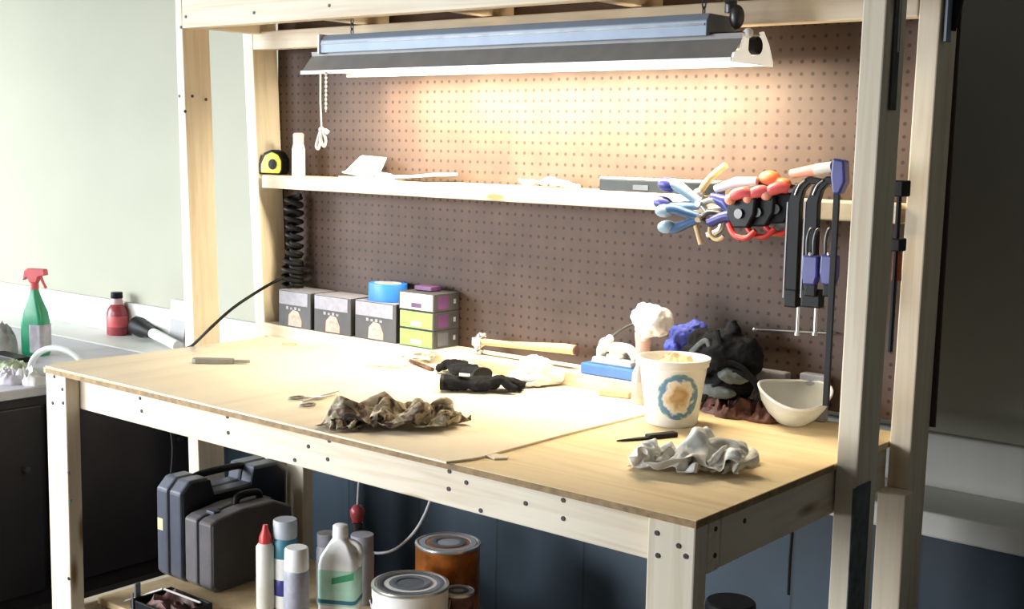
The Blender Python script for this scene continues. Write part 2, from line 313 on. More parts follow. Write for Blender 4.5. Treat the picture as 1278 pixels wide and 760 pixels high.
SHAPES['long'] = cloth_grid(26, [
11,227,57,22,213,183,74,233,90,133,218,78,160,222,48,192,216,72,262,221,139,298,185,444,315,148,332,324,140,226,380,139,154,327,163,442,377,171,433,394,172,426,444,183,436,373,157,342,408,109,224,424,92,173,460,57,233,528,33,318,580,0,434,602,2,351,635,23,314,595,84,399,609,24,214,637,12,167,669,19,239,741,11,218,816,26,189,
0,256,131,29,245,103,83,251,247,144,249,216,173,250,203,184,222,291,244,263,253,289,199,213,338,194,235,339,195,135,392,192,185,330,216,428,374,217,535,390,215,501,434,200,604,391,194,308,429,144,249,440,118,298,483,91,254,527,52,507,590,47,433,614,36,492,650,22,519,636,94,390,629,57,106,650,56,206,687,59,200,760,49,179,829,49,343,
6,290,94,35,279,29,94,285,142,157,294,255,168,277,381,179,251,469,247,239,455,314,228,330,333,243,145,352,247,125,401,244,252,333,262,442,379,264,521,396,259,483,438,243,594,413,226,276,446,173,345,455,153,221,492,126,364,547,91,564,604,63,633,631,76,598,648,44,712,673,68,415,642,103,168,667,94,119,703,93,99,760,74,333,830,73,496,
11,326,60,46,316,32,88,305,295,150,320,404,175,312,511,182,284,613,240,286,430,313,272,408,338,283,206,355,293,200,407,292,331,337,306,490,384,304,496,403,303,490,415,271,665,428,263,331,452,205,218,474,185,299,519,156,309,576,124,501,607,101,771,633,93,815,672,83,793,669,115,481,668,140,173,684,133,68,707,127,215,760,100,470,832,97,628,
17,363,41,56,353,36,88,342,355,137,317,577,160,310,693,190,316,737,243,325,515,311,316,390,363,309,361,363,327,321,412,330,378,346,342,578,391,340,553,411,341,526,419,307,724,450,281,440,468,242,211,493,221,253,531,196,392,590,168,565,624,147,820,648,139,889,686,129,831,705,137,504,701,164,198,709,162,60,737,140,148,766,133,514,845,124,569,
23,400,28,64,390,59,114,367,322,152,352,623,149,339,795,177,350,753,240,359,600,309,334,545,352,345,437,363,359,399,412,371,397,356,373,649,398,374,590,418,373,558,441,334,683,432,309,363,481,279,273,501,257,349,541,236,478,604,212,619,640,194,862,662,186,934,700,176,849,730,173,536,739,174,213,731,193,95,758,164,126,775,162,522,854,139,476,
29,439,44,71,427,107,98,390,433,132,366,742,162,373,831,183,350,902,246,348,745,304,368,517,353,367,535,368,379,530,412,407,440,366,408,725,402,376,737,423,378,723,464,352,613,440,344,294,487,311,384,515,297,407,557,279,509,613,257,703,668,231,778,676,235,902,716,222,855,739,219,517,705,186,278,727,207,264,754,195,115,779,189,509,858,162,487,
46,474,17,53,449,223,81,409,546,124,392,841,151,384,956,182,380,947,247,373,809,313,379,645,346,387,422,363,395,415,404,434,396,360,394,602,402,408,617,414,400,575,468,387,618,458,376,282,507,339,297,532,335,372,572,323,491,632,290,573,670,281,800,693,279,842,734,266,840,708,246,511,685,219,223,707,234,205,741,223,99,775,216,466,857,189,498,
75,494,29,84,452,171,99,440,553,122,423,902,150,415,999,180,410,942,243,401,785,316,400,699,340,408,484,345,420,406,402,410,318,364,422,612,406,430,515,428,430,503,475,421,593,479,408,256,527,367,202,554,365,272,593,341,328,634,340,596,683,310,641,706,304,669,747,304,721,721,278,399,665,249,268,680,246,137,718,243,72,771,240,377,848,196,388,
105,507,30,114,461,138,128,445,514,126,456,885,155,445,971,170,428,849,233,411,679,307,427,690,349,425,566,357,437,480,395,438,312,375,443,677,422,444,632,425,461,555,480,461,561,510,413,340,547,397,105,575,382,117,591,387,329,648,370,449,696,350,544,717,345,573,760,341,610,700,313,433,653,284,216,656,265,73,698,266,53,764,260,295,842,216,311,
131,523,49,142,476,105,122,479,473,131,487,834,160,475,925,174,456,797,229,431,592,304,448,588,352,453,607,373,454,593,408,463,351,388,468,721,437,466,717,428,491,653,461,481,436,526,450,333,570,430,121,597,417,81,623,406,244,651,412,524,702,394,555,723,389,567,762,373,479,690,352,394,646,320,171,652,300,37,680,283,159,760,286,198,837,238,218,
159,536,38,169,493,111,129,510,414,136,518,766,163,505,854,185,486,756,234,459,528,309,452,447,354,462,460,362,482,544,419,487,449,397,496,789,447,493,787,458,509,689,478,515,441,545,483,335,595,459,170,617,450,69,647,432,189,658,451,488,706,427,449,726,420,485,761,400,390,685,389,369,639,358,170,632,332,61,672,314,80,751,294,52,831,272,190,
187,552,60,195,513,133,142,539,341,140,549,682,168,534,756,187,513,652,241,488,459,312,478,362,359,484,353,365,507,440,424,519,473,405,531,831,456,528,837,464,545,712,503,516,559,563,514,327,611,492,122,636,483,60,665,457,151,664,483,446,710,459,404,729,449,436,762,429,337,687,420,334,648,387,124,635,361,34,670,343,0,742,323,143,818,284,41,
219,554,19,220,536,174,161,567,265,146,581,582,173,562,641,193,542,544,248,518,371,317,506,267,361,510,249,369,535,347,426,554,472,412,567,833,466,565,882,489,558,826,519,551,560,587,514,437,633,511,197,651,509,74,680,481,119,668,506,410,715,479,429,735,473,421,766,455,334,693,446,294,665,406,65,658,375,13,672,354,158,745,353,35,824,325,11,
248,578,22,242,570,169,182,597,195,153,613,466,180,591,518,200,571,425,261,554,329,325,537,179,368,540,148,368,567,254,421,591,452,420,605,831,472,589,738,497,595,790,535,583,564,589,539,325,654,531,246,667,530,109,695,500,101,683,523,413,716,483,526,740,484,502,765,474,382,701,469,252,686,424,26,685,390,35,692,381,205,758,344,197,833,365,100,
278,606,40,264,607,155,207,630,150,165,646,356,188,620,381,218,608,400,272,589,251,333,573,119,374,573,58,376,600,166,415,632,422,430,644,809,478,628,677,507,628,702,560,602,616,591,570,249,659,561,212,684,546,184,708,517,82,696,543,416,716,496,621,728,475,581,752,490,457,712,495,219,708,443,23,709,408,52,720,402,219,779,365,308,853,347,254,
284,653,24,286,646,143,231,668,137,186,684,316,206,659,381,234,645,354,292,624,283,342,611,68,382,612,5,404,626,120,401,671,421,440,684,773,490,668,670,516,664,634,571,636,571,593,600,187,655,575,85,679,556,67,719,536,55,715,551,412,728,511,657,731,478,669,739,507,539,727,517,237,730,465,49,725,435,102,751,416,166,810,384,252,873,365,408,
294,702,10,306,688,93,253,708,138,209,722,320,228,696,369,255,680,408,307,662,259,352,649,28,390,648,95,421,660,49,439,664,395,459,718,725,490,689,509,514,686,483,576,671,515,597,631,136,660,604,71,682,582,89,722,561,22,735,553,382,748,515,662,737,485,754,752,501,600,747,521,322,751,478,110,746,454,182,774,437,257,837,413,234,900,393,359,
305,751,28,323,733,38,279,741,221,234,756,392,244,728,483,266,721,371,317,704,202,371,684,49,401,685,169,425,703,67,470,680,318,459,750,603,509,718,609,524,723,503,580,707,454,601,664,89,664,635,99,684,612,110,724,586,32,753,558,357,739,530,680,756,506,769,767,481,666,766,522,403,776,485,173,770,450,125,797,461,252,859,440,325,925,425,335,
321,799,15,337,779,63,306,772,309,259,788,476,271,757,547,295,738,469,334,743,215,389,720,58,416,723,209,439,741,134,494,702,246,474,774,469,513,758,649,536,749,637,568,735,373,609,698,59,669,666,36,689,643,93,729,612,48,749,582,401,744,550,727,770,524,771,783,489,734,787,525,471,794,480,268,792,484,119,817,449,130,878,432,199,932,468,342,
363,808,30,340,827,71,328,809,358,284,815,568,301,782,606,324,759,549,365,755,304,409,758,48,421,764,246,452,768,261,508,730,154,500,797,403,533,769,514,547,787,569,594,758,436,619,733,51,676,699,77,693,673,19,738,643,68,737,609,447,758,573,767,788,545,762,797,508,808,811,524,530,802,511,254,818,485,199,842,465,81,901,442,107,954,476,253,
355,852,17,376,837,115,341,850,376,308,841,652,329,808,602,352,782,575,394,748,401,404,794,112,441,783,114,464,801,178,511,759,44,520,814,327,559,783,415,558,806,438,610,792,430,629,768,43,683,736,82,699,710,22,744,680,114,743,644,508,778,603,800,807,569,842,821,534,796,829,494,559,829,495,268,834,503,123,862,485,40,919,456,22,972,455,211,
337,881,83,370,875,123,372,849,434,333,860,711,354,821,695,377,807,597,421,768,455,421,820,210,453,820,76,481,827,57,528,788,55,495,808,392,538,803,292,557,800,289,608,822,364,636,799,17,687,768,30,707,745,30,749,714,168,754,676,571,801,630,814,831,594,833,845,558,771,858,506,565,859,495,272,858,517,153,876,512,12,935,479,38,991,454,135,
331,913,24,351,898,177,391,875,443,358,878,759,379,836,754,401,810,709,444,792,492,442,843,245,476,829,196,502,839,144,556,803,127,495,836,319,541,829,360,556,822,395,604,849,315,646,828,35,689,790,133,711,776,73,754,746,230,768,706,629,824,656,804,854,619,794,863,582,694,887,521,556,889,503,261,882,532,174,887,536,13,936,499,125,997,480,127,
335,945,27,365,917,94,389,906,439,380,895,804,404,856,739,424,828,773,464,819,550,464,871,282,498,852,260,524,859,220,575,822,201,511,860,288,549,854,393,564,853,436,615,838,436,652,858,121,693,821,193,715,807,142,759,777,301,786,735,678,847,681,758,875,643,715,889,605,631,865,545,469,914,527,282,907,553,189,897,562,48,941,521,175,995,488,239,
342,972,52,376,942,47,383,936,426,400,914,791,416,869,856,438,861,760,487,841,622,495,875,301,511,868,109,532,868,69,587,853,220,521,893,328,574,880,350,577,879,416,620,860,522,654,885,213,699,854,202,721,838,209,764,809,382,808,764,703,864,704,640,891,668,592,879,628,491,854,566,324,920,562,354,928,580,227,913,590,128,953,535,61,999,515,276,
349,999,34,384,968,21,403,951,394,423,928,761,435,891,915,453,890,805,499,877,640,530,874,346,535,896,161,550,904,78,598,885,268,528,925,287,561,916,429,573,915,484,617,891,587,658,911,304,697,873,341,721,867,322,764,840,496,832,790,624,877,727,489,888,687,413,857,654,365,863,587,155,912,606,382,940,616,313,936,619,191,965,570,16,988,546,315])
SHAPES['heap'] = cloth_grid(25, [
94,500,322,70,489,307,4,504,274,0,493,11,15,459,124,33,430,117,83,382,25,74,370,319,132,356,259,156,342,248,191,390,288,140,383,90,157,318,124,160,302,181,189,252,138,191,276,413,181,198,341,176,166,296,187,139,211,189,219,176,197,145,98,222,133,164,234,102,125,276,74,292,309,0,310,320,8,192,329,34,239,349,52,18,352,140,16,
102,510,444,75,503,429,26,539,289,27,525,22,48,479,68,64,459,132,114,407,74,88,411,355,146,397,298,161,375,346,208,346,291,165,410,184,191,353,136,200,331,174,231,281,127,240,263,401,230,182,351,217,156,409,233,139,301,237,219,236,237,173,36,255,140,50,265,137,149,311,87,215,340,29,346,352,1,264,363,20,197,386,64,12,373,144,126,
111,524,571,96,537,492,56,572,311,60,556,39,78,509,119,99,486,100,147,434,131,103,457,372,155,422,421,182,415,399,226,376,400,201,439,240,229,387,174,242,363,159,275,313,142,288,245,331,252,205,512,264,173,494,278,144,407,289,212,262,283,198,20,293,172,101,309,145,114,333,116,302,370,54,292,384,20,313,397,20,218,416,75,43,397,165,64,
124,561,639,97,571,597,98,571,339,95,586,58,117,534,91,134,515,151,178,461,210,128,497,415,170,458,514,194,441,526,243,411,501,237,467,305,266,414,256,280,391,247,316,343,215,284,297,438,303,225,550,312,192,570,326,161,491,341,194,263,326,231,45,336,190,45,345,176,122,371,135,276,401,73,339,414,41,351,428,27,268,443,86,91,422,173,10,
108,605,658,136,588,637,138,591,375,130,616,98,152,565,144,172,543,178,208,491,288,154,536,461,199,497,533,212,481,605,258,447,612,280,455,369,299,451,181,311,429,157,317,394,320,337,308,403,356,245,557,360,218,626,373,190,540,352,245,364,370,220,137,379,214,17,386,195,96,408,151,248,434,89,318,441,60,378,454,33,319,450,104,170,448,186,21,
122,650,637,150,634,650,174,616,408,167,641,128,186,592,208,200,574,260,236,521,364,181,575,497,226,536,550,232,526,635,279,492,646,317,484,426,337,483,234,351,463,193,363,403,240,385,334,415,401,277,593,406,249,662,418,218,585,402,264,383,396,268,135,414,233,112,425,209,54,443,155,188,465,108,342,465,81,414,477,48,365,475,94,140,472,188,63,
140,692,659,134,669,570,196,656,426,206,659,138,220,614,264,231,600,329,261,553,437,206,614,505,251,575,564,254,568,650,300,534,680,337,530,455,372,490,347,387,487,275,407,430,237,425,369,447,442,310,620,447,279,686,459,251,602,450,265,360,430,305,157,441,272,93,455,240,91,472,181,221,475,138,411,489,104,426,496,66,414,501,88,160,489,173,15,
170,674,581,159,706,590,191,700,358,242,671,143,252,637,313,263,622,371,281,579,521,228,646,477,255,616,619,275,605,662,321,572,707,369,537,540,402,527,383,418,506,374,441,462,249,461,398,449,480,337,617,484,308,698,494,283,607,491,281,365,462,331,206,469,304,116,473,269,163,499,205,249,505,153,427,501,122,506,513,88,463,526,89,201,513,170,34,
196,696,657,189,683,561,214,732,361,265,671,233,274,608,245,293,607,322,308,602,518,257,665,425,278,638,585,291,617,571,337,605,683,376,570,481,433,552,411,447,537,371,466,490,259,493,413,400,512,351,569,511,335,683,522,310,597,525,298,364,490,352,238,496,323,155,500,284,122,507,234,306,512,180,487,517,146,557,529,112,507,549,96,254,539,158,19,
207,658,602,223,688,598,248,738,417,256,646,333,297,627,224,315,615,259,327,611,477,276,666,359,300,660,544,309,637,536,353,629,661,382,595,438,410,549,331,429,548,268,477,517,295,512,437,407,536,368,547,533,353,669,544,330,581,549,314,362,512,369,271,518,336,212,522,301,135,533,240,288,531,203,509,534,169,590,546,136,540,572,106,305,563,140,17,
241,650,627,250,666,547,278,732,420,275,654,253,321,639,276,335,629,261,346,627,455,292,675,320,313,650,473,321,664,539,367,646,638,402,599,447,413,566,278,429,570,338,476,535,348,520,458,434,550,386,550,552,363,659,559,345,560,566,326,349,529,387,273,537,350,230,542,316,160,559,250,286,550,221,520,552,191,612,565,157,565,592,125,335,588,149,35,
271,672,661,272,695,586,305,723,371,287,659,148,333,665,217,346,658,246,365,640,430,305,656,291,326,672,435,336,670,488,381,661,608,396,609,381,421,576,212,440,578,300,475,552,416,519,473,500,553,404,606,570,364,671,569,366,541,582,340,330,542,390,219,533,365,157,562,331,146,577,267,287,571,239,526,571,209,623,583,177,577,611,145,347,587,179,61,
275,713,676,300,714,631,321,694,395,302,690,113,340,649,129,357,639,156,375,625,368,318,678,267,341,661,409,350,654,445,400,672,572,394,625,323,433,592,196,457,579,245,493,557,393,537,484,501,571,415,620,587,376,653,588,368,529,596,355,302,557,393,169,545,373,100,570,355,181,595,285,280,592,256,519,592,228,618,605,196,582,629,168,341,594,208,76,
304,740,672,300,751,578,330,729,361,324,714,74,357,682,150,372,668,164,395,637,335,339,689,245,348,685,411,362,671,408,413,679,525,415,613,349,454,609,199,468,583,190,494,540,336,549,483,449,579,405,569,604,370,612,604,348,514,587,382,313,573,410,116,567,379,59,578,348,100,594,315,323,619,265,499,617,247,607,630,214,571,648,193,320,605,240,78,
328,728,583,332,763,562,301,747,333,345,743,96,378,705,115,391,699,159,417,655,306,359,704,201,364,705,365,370,701,436,427,693,457,430,607,412,470,608,271,485,596,185,500,530,262,556,467,375,582,392,485,619,379,558,620,355,447,583,411,336,599,404,124,592,399,24,603,365,70,619,335,289,637,298,494,643,267,564,660,234,557,667,224,298,604,275,127,
356,724,659,349,724,558,319,778,380,369,750,180,411,728,85,417,714,126,437,684,295,374,730,234,393,699,357,397,719,418,427,688,557,454,614,436,483,583,289,503,600,242,518,531,215,576,469,325,596,419,534,622,400,458,644,371,400,606,432,320,599,438,102,619,416,67,631,387,35,649,343,217,668,310,424,675,288,517,693,257,536,660,267,299,621,286,16,
373,743,564,355,756,646,355,762,391,359,785,110,403,765,155,422,758,179,455,721,318,383,763,291,411,733,421,427,732,384,455,705,528,481,620,476,505,581,353,527,596,319,544,547,176,571,493,415,620,440,545,649,416,505,670,398,419,635,456,305,623,469,83,642,448,27,658,421,35,675,380,214,703,328,357,708,312,457,723,280,453,693,263,210,630,326,76,
400,724,617,394,754,666,377,794,448,360,825,178,394,794,259,414,786,269,469,762,250,404,800,340,428,769,474,440,771,413,462,713,400,491,637,358,528,590,430,542,565,388,573,563,210,594,518,467,646,464,572,671,445,500,698,423,438,669,481,295,649,505,76,671,479,89,688,459,44,707,417,210,737,359,309,743,339,399,755,306,376,721,294,137,656,360,24,
435,728,605,431,755,669,414,805,476,367,855,301,407,839,201,427,828,194,484,810,223,429,832,407,464,797,487,478,781,458,494,734,338,522,659,300,557,607,339,571,593,406,605,585,249,620,546,507,676,493,576,704,471,550,730,453,468,711,495,265,681,542,94,697,516,25,711,503,93,743,454,204,773,394,274,780,372,358,788,339,314,755,324,75,687,396,24,
463,741,671,463,767,604,409,824,599,381,883,408,422,863,335,442,867,291,501,853,292,447,866,497,490,836,452,505,820,414,528,765,335,554,690,270,578,645,410,600,631,424,639,609,295,649,578,560,709,525,556,736,505,578,763,490,499,742,535,299,719,576,103,735,553,29,750,529,24,781,475,115,794,444,315,810,413,303,819,378,276,792,353,36,720,414,117,
486,759,748,487,785,688,444,845,603,394,910,510,435,887,454,456,892,416,517,888,386,474,873,619,516,840,580,534,836,526,551,772,461,585,724,281,607,657,293,628,660,355,676,635,335,683,611,597,743,561,573,769,542,611,796,528,530,770,577,344,759,609,121,773,590,37,786,566,63,820,508,119,828,484,334,843,451,333,843,424,254,829,385,24,749,436,17,
468,781,835,490,800,802,443,854,725,404,925,624,445,914,553,468,908,538,532,912,487,500,881,723,539,846,695,554,827,661,570,815,456,611,748,382,628,698,233,648,682,222,665,677,407,717,646,575,773,599,626,801,582,639,828,566,554,803,616,374,798,637,136,814,607,74,827,590,14,858,539,130,861,521,355,877,488,326,862,472,238,865,417,39,782,442,127,
464,804,921,483,824,889,468,876,715,413,939,723,453,940,628,477,940,596,542,935,583,521,892,809,565,866,761,578,860,699,599,835,516,640,778,383,660,732,224,681,715,234,706,680,348,752,675,569,806,629,559,828,625,630,860,604,581,843,637,358,843,633,116,835,653,23,855,628,55,893,573,138,895,555,375,911,523,322,895,511,236,897,459,36,811,471,10,
462,828,999,478,848,959,485,895,776,424,944,819,464,942,729,484,960,675,550,955,663,540,902,885,584,893,791,602,880,752,612,823,627,628,746,475,680,752,341,704,750,305,740,706,297,782,710,528,835,667,549,858,662,604,892,642,580,884,615,337,868,666,164,867,680,70,886,655,16,924,606,145,928,586,395,945,557,319,929,550,239,923,508,27,840,521,31,
439,844,938,454,869,964,498,910,853,438,960,891,455,973,753,485,970,778,553,982,726,560,919,946,581,869,874,606,867,859,610,807,734,651,745,569,698,723,426,717,746,447,749,756,312,807,745,482,860,706,563,885,695,556,916,671,511,867,656,332,904,685,154,895,707,84,910,686,19,949,636,160,959,615,412,974,590,311,964,580,231,948,555,11,867,570,0,
428,867,864,436,891,907,498,909,955,458,978,919,444,999,789,476,999,790,536,958,753,586,935,963,579,869,971,600,854,952,635,821,790,679,761,622,721,709,508,746,722,476,756,774,437,825,746,364,866,691,439,891,701,430,928,688,402,862,694,314,918,713,204,920,727,125,929,714,25,971,663,166,985,639,421,999,623,298,990,617,223,969,600,4,892,619,26])
SHAPES['folded'] = SHAPES['long']
def cloth(name, mat, key, size, px, py, z, rz, label, cat, th=.0016, loc=None):
    sv_, f = SHAPES[key]
    v = [(p[0]*size[0], p[1]*size[1], p[2]*size[2]+th) for p in sv_]
    me = bpy.data.meshes.new(name); me.from_pydata(v, [], f); me.shade_smooth(); me.materials.append(mat)
    o = bpy.data.objects.new(name, me); COL.objects.link(o)
    P = at(px, py, z=z); o.location = loc if loc is not None else (P.x, P.y, H+z); o.rotation_euler = (0, 0, YAW+rz)
    a = o.modifiers.new('thickness', 'SOLIDIFY'); a.thickness = th; a.offset = 0
    a = o.modifiers.new('sub', 'SUBSURF'); a.levels = a.render_levels = 1
    return tag(o, label, cat)
def tag(o, label, cat, group=None, kind=None):
    if label: o['label'] = label
    if cat: o['category'] = cat
    if group: o['group'] = group
    if kind: o['kind'] = kind
    return o
def thing(name, label, cat, loc=(0, 0, 0), rz=0, group=None, rot=None):
    o = bpy.data.objects.new(name, None); COL.objects.link(o); o.empty_display_size = .05
    o.location = loc; o.rotation_euler = rot if rot else (0, 0, rz)
    return tag(o, label, cat, group)
def struct(o): o['kind'] = 'structure'; return o
def arc(c, r, a0, a1, n, plane='xz'):
    out = []
    for i in range(n+1):
        a = R(a0 + (a1-a0)*i/n); u, v = r*math.cos(a), r*math.sin(a)
        out.append({'xz': (c[0]+u, c[1], c[2]+v), 'yz': (c[0], c[1]+u, c[2]+v), 'xy': (c[0]+u, c[1]+v, c[2])}[plane])
    return out
def spline(pts, n=8):
    P = [Vector(p) for p in pts]; out = []
    for i in range(len(P)-1):
        p0, p1, p2, p3 = P[max(i-1, 0)], P[i], P[i+1], P[min(i+2, len(P)-1)]
        for k in range(n):
            t = k/n
            out.append(.5*((2*p1) + (-p0+p2)*t + (2*p0-5*p1+4*p2-p3)*t*t + (-p0+3*p1-3*p2+p3)*t**3))
    out.append(P[-1]); return out
def crumple(name, mat, outline, height, seed, parent=None, folds=9.0, amp=.5, loc=(0, 0, 0), rings=44, seg=170, prof=.55, rough=1.0, lift=None, gather=None, stretch=None):
    """a heap of cloth or film: a closed skin over a star-shaped outline, with ridged folds"""
    n = len(outline); bm = bmesh.new()
    cx = sum(p[0] for p in outline)/n; cy = sum(p[1] for p in outline)/n
    pol = [(math.atan2(p[1]-cy, p[0]-cx), math.hypot(p[0]-cx, p[1]-cy)) for p in outline]; pol.sort()
    def rad(t):
        for i in range(n):
            a0, r0 = pol[i]; a1, r1 = pol[(i+1) % n]
            if i == n-1: a1 += 2*math.pi
            for tt in (t, t+2*math.pi):
                if a0 <= tt <= a1:
                    k = (tt-a0)/(a1-a0+1e-9); k = k*k*(3-2*k); return r0+(r1-r0)*k
        return pol[0][1]
    sv = Vector((seed*3.1, seed*1.7, seed*.9))
    def ridge(p):
        q = Vector((p[0]*folds, p[1]*folds, 0)) + sv
        w = noise.noise_vector(q*.6)*.9
        if gather:
            th = math.atan2(p[1]-gather[1], p[0]-gather[0]); rr_ = math.hypot(p[0]-gather[0], p[1]-gather[1])
            q = Vector((math.cos(th)*gather[2], math.sin(th)*gather[2], rr_*gather[3])) + sv
            w = noise.noise_vector(Vector((p[0]*folds*.8, p[1]*folds*.8, seed)))*.45
        elif stretch:
            ca, sa_ = math.cos(stretch[0]), math.sin(stretch[0])
            q = Vector(((p[0]*ca+p[1]*sa_)*stretch[1], (-p[0]*sa_+p[1]*ca)*stretch[2], 0)) + sv
            w = noise.noise_vector(Vector((p[0]*folds*.7, p[1]*folds*.7, seed)))*.8
        a = max(0, 1-abs(noise.noise(q + w)*2.2)); b2 = max(0, 1-abs(noise.noise((q + w)*2.1 + Vector((5, 1, 2)))*2.2))
        c3 = noise.noise(Vector((p[0]*folds*3, p[1]*folds*3, seed+3)))
        return .62*a**1.5 + .33*b2**1.5 + .12*c3
    R_ = []; top = bm.verts.new((cx, cy, 0)); 
    def hh(x, y, f):
        base = max(0, 1-f**2.6)**prof
        l = lift(x, y) if lift else 1
        return height*l*base*(1-amp + amp*1.3*ridge((x, y))) + .0035
    top.co.z = hh(cx, cy, 0)
    for j in range(1, rings+1):
        f = j/rings; row = []
        for i in range(seg):
            t = -math.pi + 2*math.pi*i/seg; r = rad(t)*(1+.07*rough*noise.noise(Vector((math.cos(t)*3, math.sin(t)*3, seed))))
            x = cx + r*f*math.cos(t); y = cy + r*f*math.sin(t)
            dx = noise.noise(Vector((x*folds*1.4, y*folds*1.4, seed+9)))*.012*rough*(1-f)*f*4
            row.append(bm.verts.new((x+dx, y-dx, hh(x, y, f))))
        R_.append(row)
    for i in range(seg): bm.faces.new((top, R_[0][i], R_[0][(i+1) % seg]))
    for a, b in zip(R_, R_[1:]):
        for i in range(seg): bm.faces.new((a[i], b[i], b[(i+1) % seg], a[(i+1) % seg]))
    low = [bm.verts.new((v.co.x, v.co.y, 0)) for v in R_[-1]]
    for i in range(seg): bm.faces.new((R_[-1][i], low[i], low[(i+1) % seg], R_[-1][(i+1) % seg]))
    bm.faces.new(low[::-1])
    mb = MB(); mb.bm.free(); mb.bm = bm
    return mb.build(name, mat, parent, smooth=True, loc=loc, sub=0)

# ================================================================ SETTING
YW = 1.20                                   # back wall plane
struct(MB().box(-6, 6, -6, 3, -.05, 0).build('floor', M['floor']))
struct(MB().box(-6, 6, YW, YW+.1, 0, 3.2).build('wall_back', M['wall']))
zt = H-.075
struct(MB().box(-4.5, 5.5, YW-.02, YW, H-.2, zt).build('trim_1', M['trim'], bevel=.004))
zl = H-.2; yl = .975
struct(MB().box(-4.5, 5.5, yl, YW, zl-.055, zl).build('trim_2', M['trim'], bevel=.006))
struct(MB().box(-4.5, 5.5, yl+.02, YW, 0, zl-.055).build('wall_lower', M['navy']))

# ================================================================ WORKBENCH
W = 1.83; YM = .4774; YB = .7164; TW = .0429; PD_ = .089
bench = thing('workbench', 'home-built pine workbench with plywood top, pegboard back, upper shelf and overhead frame', 'workbench')
def wpart(name, x0, x1, y0, y1, z0, z1, axis, par=bench, mat=None, bevel=.003):
    return MB().box(x0, x1, y0, y1, z0+H, z1+H).build(name, mat or M['pine_'+axis], par, bevel=bevel)
def screws(par, pts, nrm='y'):
    for p in pts:
        p = Vector(p); d = {'y': Vector((0, -.0015, 0)), 'x': Vector((.0015, 0, 0))}[nrm]
        MB().cyl(p-d*.5, p+d, .0042, 12).build('screw', M['screw'], par)
legw = .089; TT = .012
# front legs (wide faces to the front)
lg = wpart('leg', -.016, .072, 0, .038, -H, -TT, 'z')
screws(lg, [at(68, 470, y=0), at(78, 486, y=0), at(66, 503, y=0), at(79, 503, y=0), at(86, 590, y=0), at(88, 625, y=0), at(86, 722, y=0)])
lgr = wpart('leg', W-legw, W-.002, 0, .038, -H, -TT, 'z')
screws(lgr, [at(820, 665, y=0), at(821, 693, y=0), at(856, 694, y=0), at(847, 681, y=0)])
wpart('leg', W-.085, W-.04, YB-.05, YB-.012, -H, -TT, 'z')
# back legs
wpart('leg', .09, .16, YB-.045, YB-.007, -H, -TT, 'z')
blk = wpart('leg', W+.001, W+.058, YB-.042, YB-.002, -H, -.088, 'z')
wpart('cleat', W+.001, W+.046, YB+.001-.0, YB+.088, -H, -.62, 'z')
# aprons
ap = wpart('apron', -.012, W-.002, .0385, .0765, -.0966, -TT, 'x')
screws(ap, [at(x, y, y=.0385) for x, y in ((175, 497), (177, 513), (284, 520), (285, 540), (368, 574), (385, 557), (411, 550), (409, 573), (560, 610), (561, 588), (582, 602), (656, 628), (600, 637), (703, 624), (703, 647))])
sa = wpart('apron', W-.04, W-.002, .078, YM-.0+.24, -.0952, -TT, 'y')
screws(sa, [at(893, 660, x=W-.002), at(929, 650, x=W-.002), at(892, 693, x=W-.002)], 'x')
wpart('apron', -.02, .018, .078, YB-.05, -.0952, -TT, 'y')
wpart('apron', .0, W-.09, YB-.09, YB-.052, -.0952, -TT, 'x')
# worktop
poly = [(-.018, -.003), (W, -.003), (W, .47), (W-.0, .81), (-.05, .81), (-.02, .55), (-.03, .30), (-.05, .10), (-.052, .04)]
tp = MB().prism(poly, H-TT, H, 'xy').build('worktop', M['ply'], bench)
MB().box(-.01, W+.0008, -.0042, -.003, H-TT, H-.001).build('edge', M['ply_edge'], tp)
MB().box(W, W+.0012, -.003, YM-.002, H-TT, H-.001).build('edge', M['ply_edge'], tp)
# lower shelf
wpart('lower_shelf', .03, W-.09, .10, YB-.05, -.618, -.60, 'x', mat=M['tan'])
wpart('stretcher', -.018, .02, .04, YM-.002, -.70, -.612, 'y')
wpart('stretcher', .09, W-.09, .10, .138, -.70, -.619, 'x')
# posts of the upper frame
def post(xb0, xb1, xt0, xt1, y0, y1, zb=-H, ztp=.95):
    def X(a, b, z): return a + (b-a)*(z - 0)/(.86)
    f = lambda z: (X(xb0, xt0, z), X(xb1, xt1, z))
    b = f(zb); t = f(ztp)
    return MB().hexa([(b[0], y0, zb+H), (b[1], y0, zb+H), (b[1], y1, zb+H), (b[0], y1, zb+H)],
                     [(t[0], y0, ztp+H), (t[1], y0, ztp+H), (t[1], y1, ztp+H), (t[0], y1, ztp+H)]).build('post', M['pine_z'], bench, bevel=.003)
pml = post(-.110, -.068, -.134, -.104, YM, YM+PD_)
screws(pml, [at(224, 120, y=YM), at(226, 34, y=YM)])
screws(pml, [at(240, 120, x=-.085), at(257, 124, x=-.085), at(231, 139, x=-.088)], 'x')
pbl = post(-.098, -.056, -.150, -.106, YB, YB+PD_)
pmr = post(W+.002, W+.044, W+.006, W+.050, YM, YM+PD_)
pbr = post(W+.002, W+.046, W+.010, W+.052, YB, YB+PD_)
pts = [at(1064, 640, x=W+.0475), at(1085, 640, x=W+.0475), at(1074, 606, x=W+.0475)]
MB().box(W+.0455, W+.0475, pts[0].y, min(pts[1].y, YM+PD_), 0, pts[2].z).build('dark_strip', M['greyfab'], bench)  # plain dark grey strip along the lower side face of the post
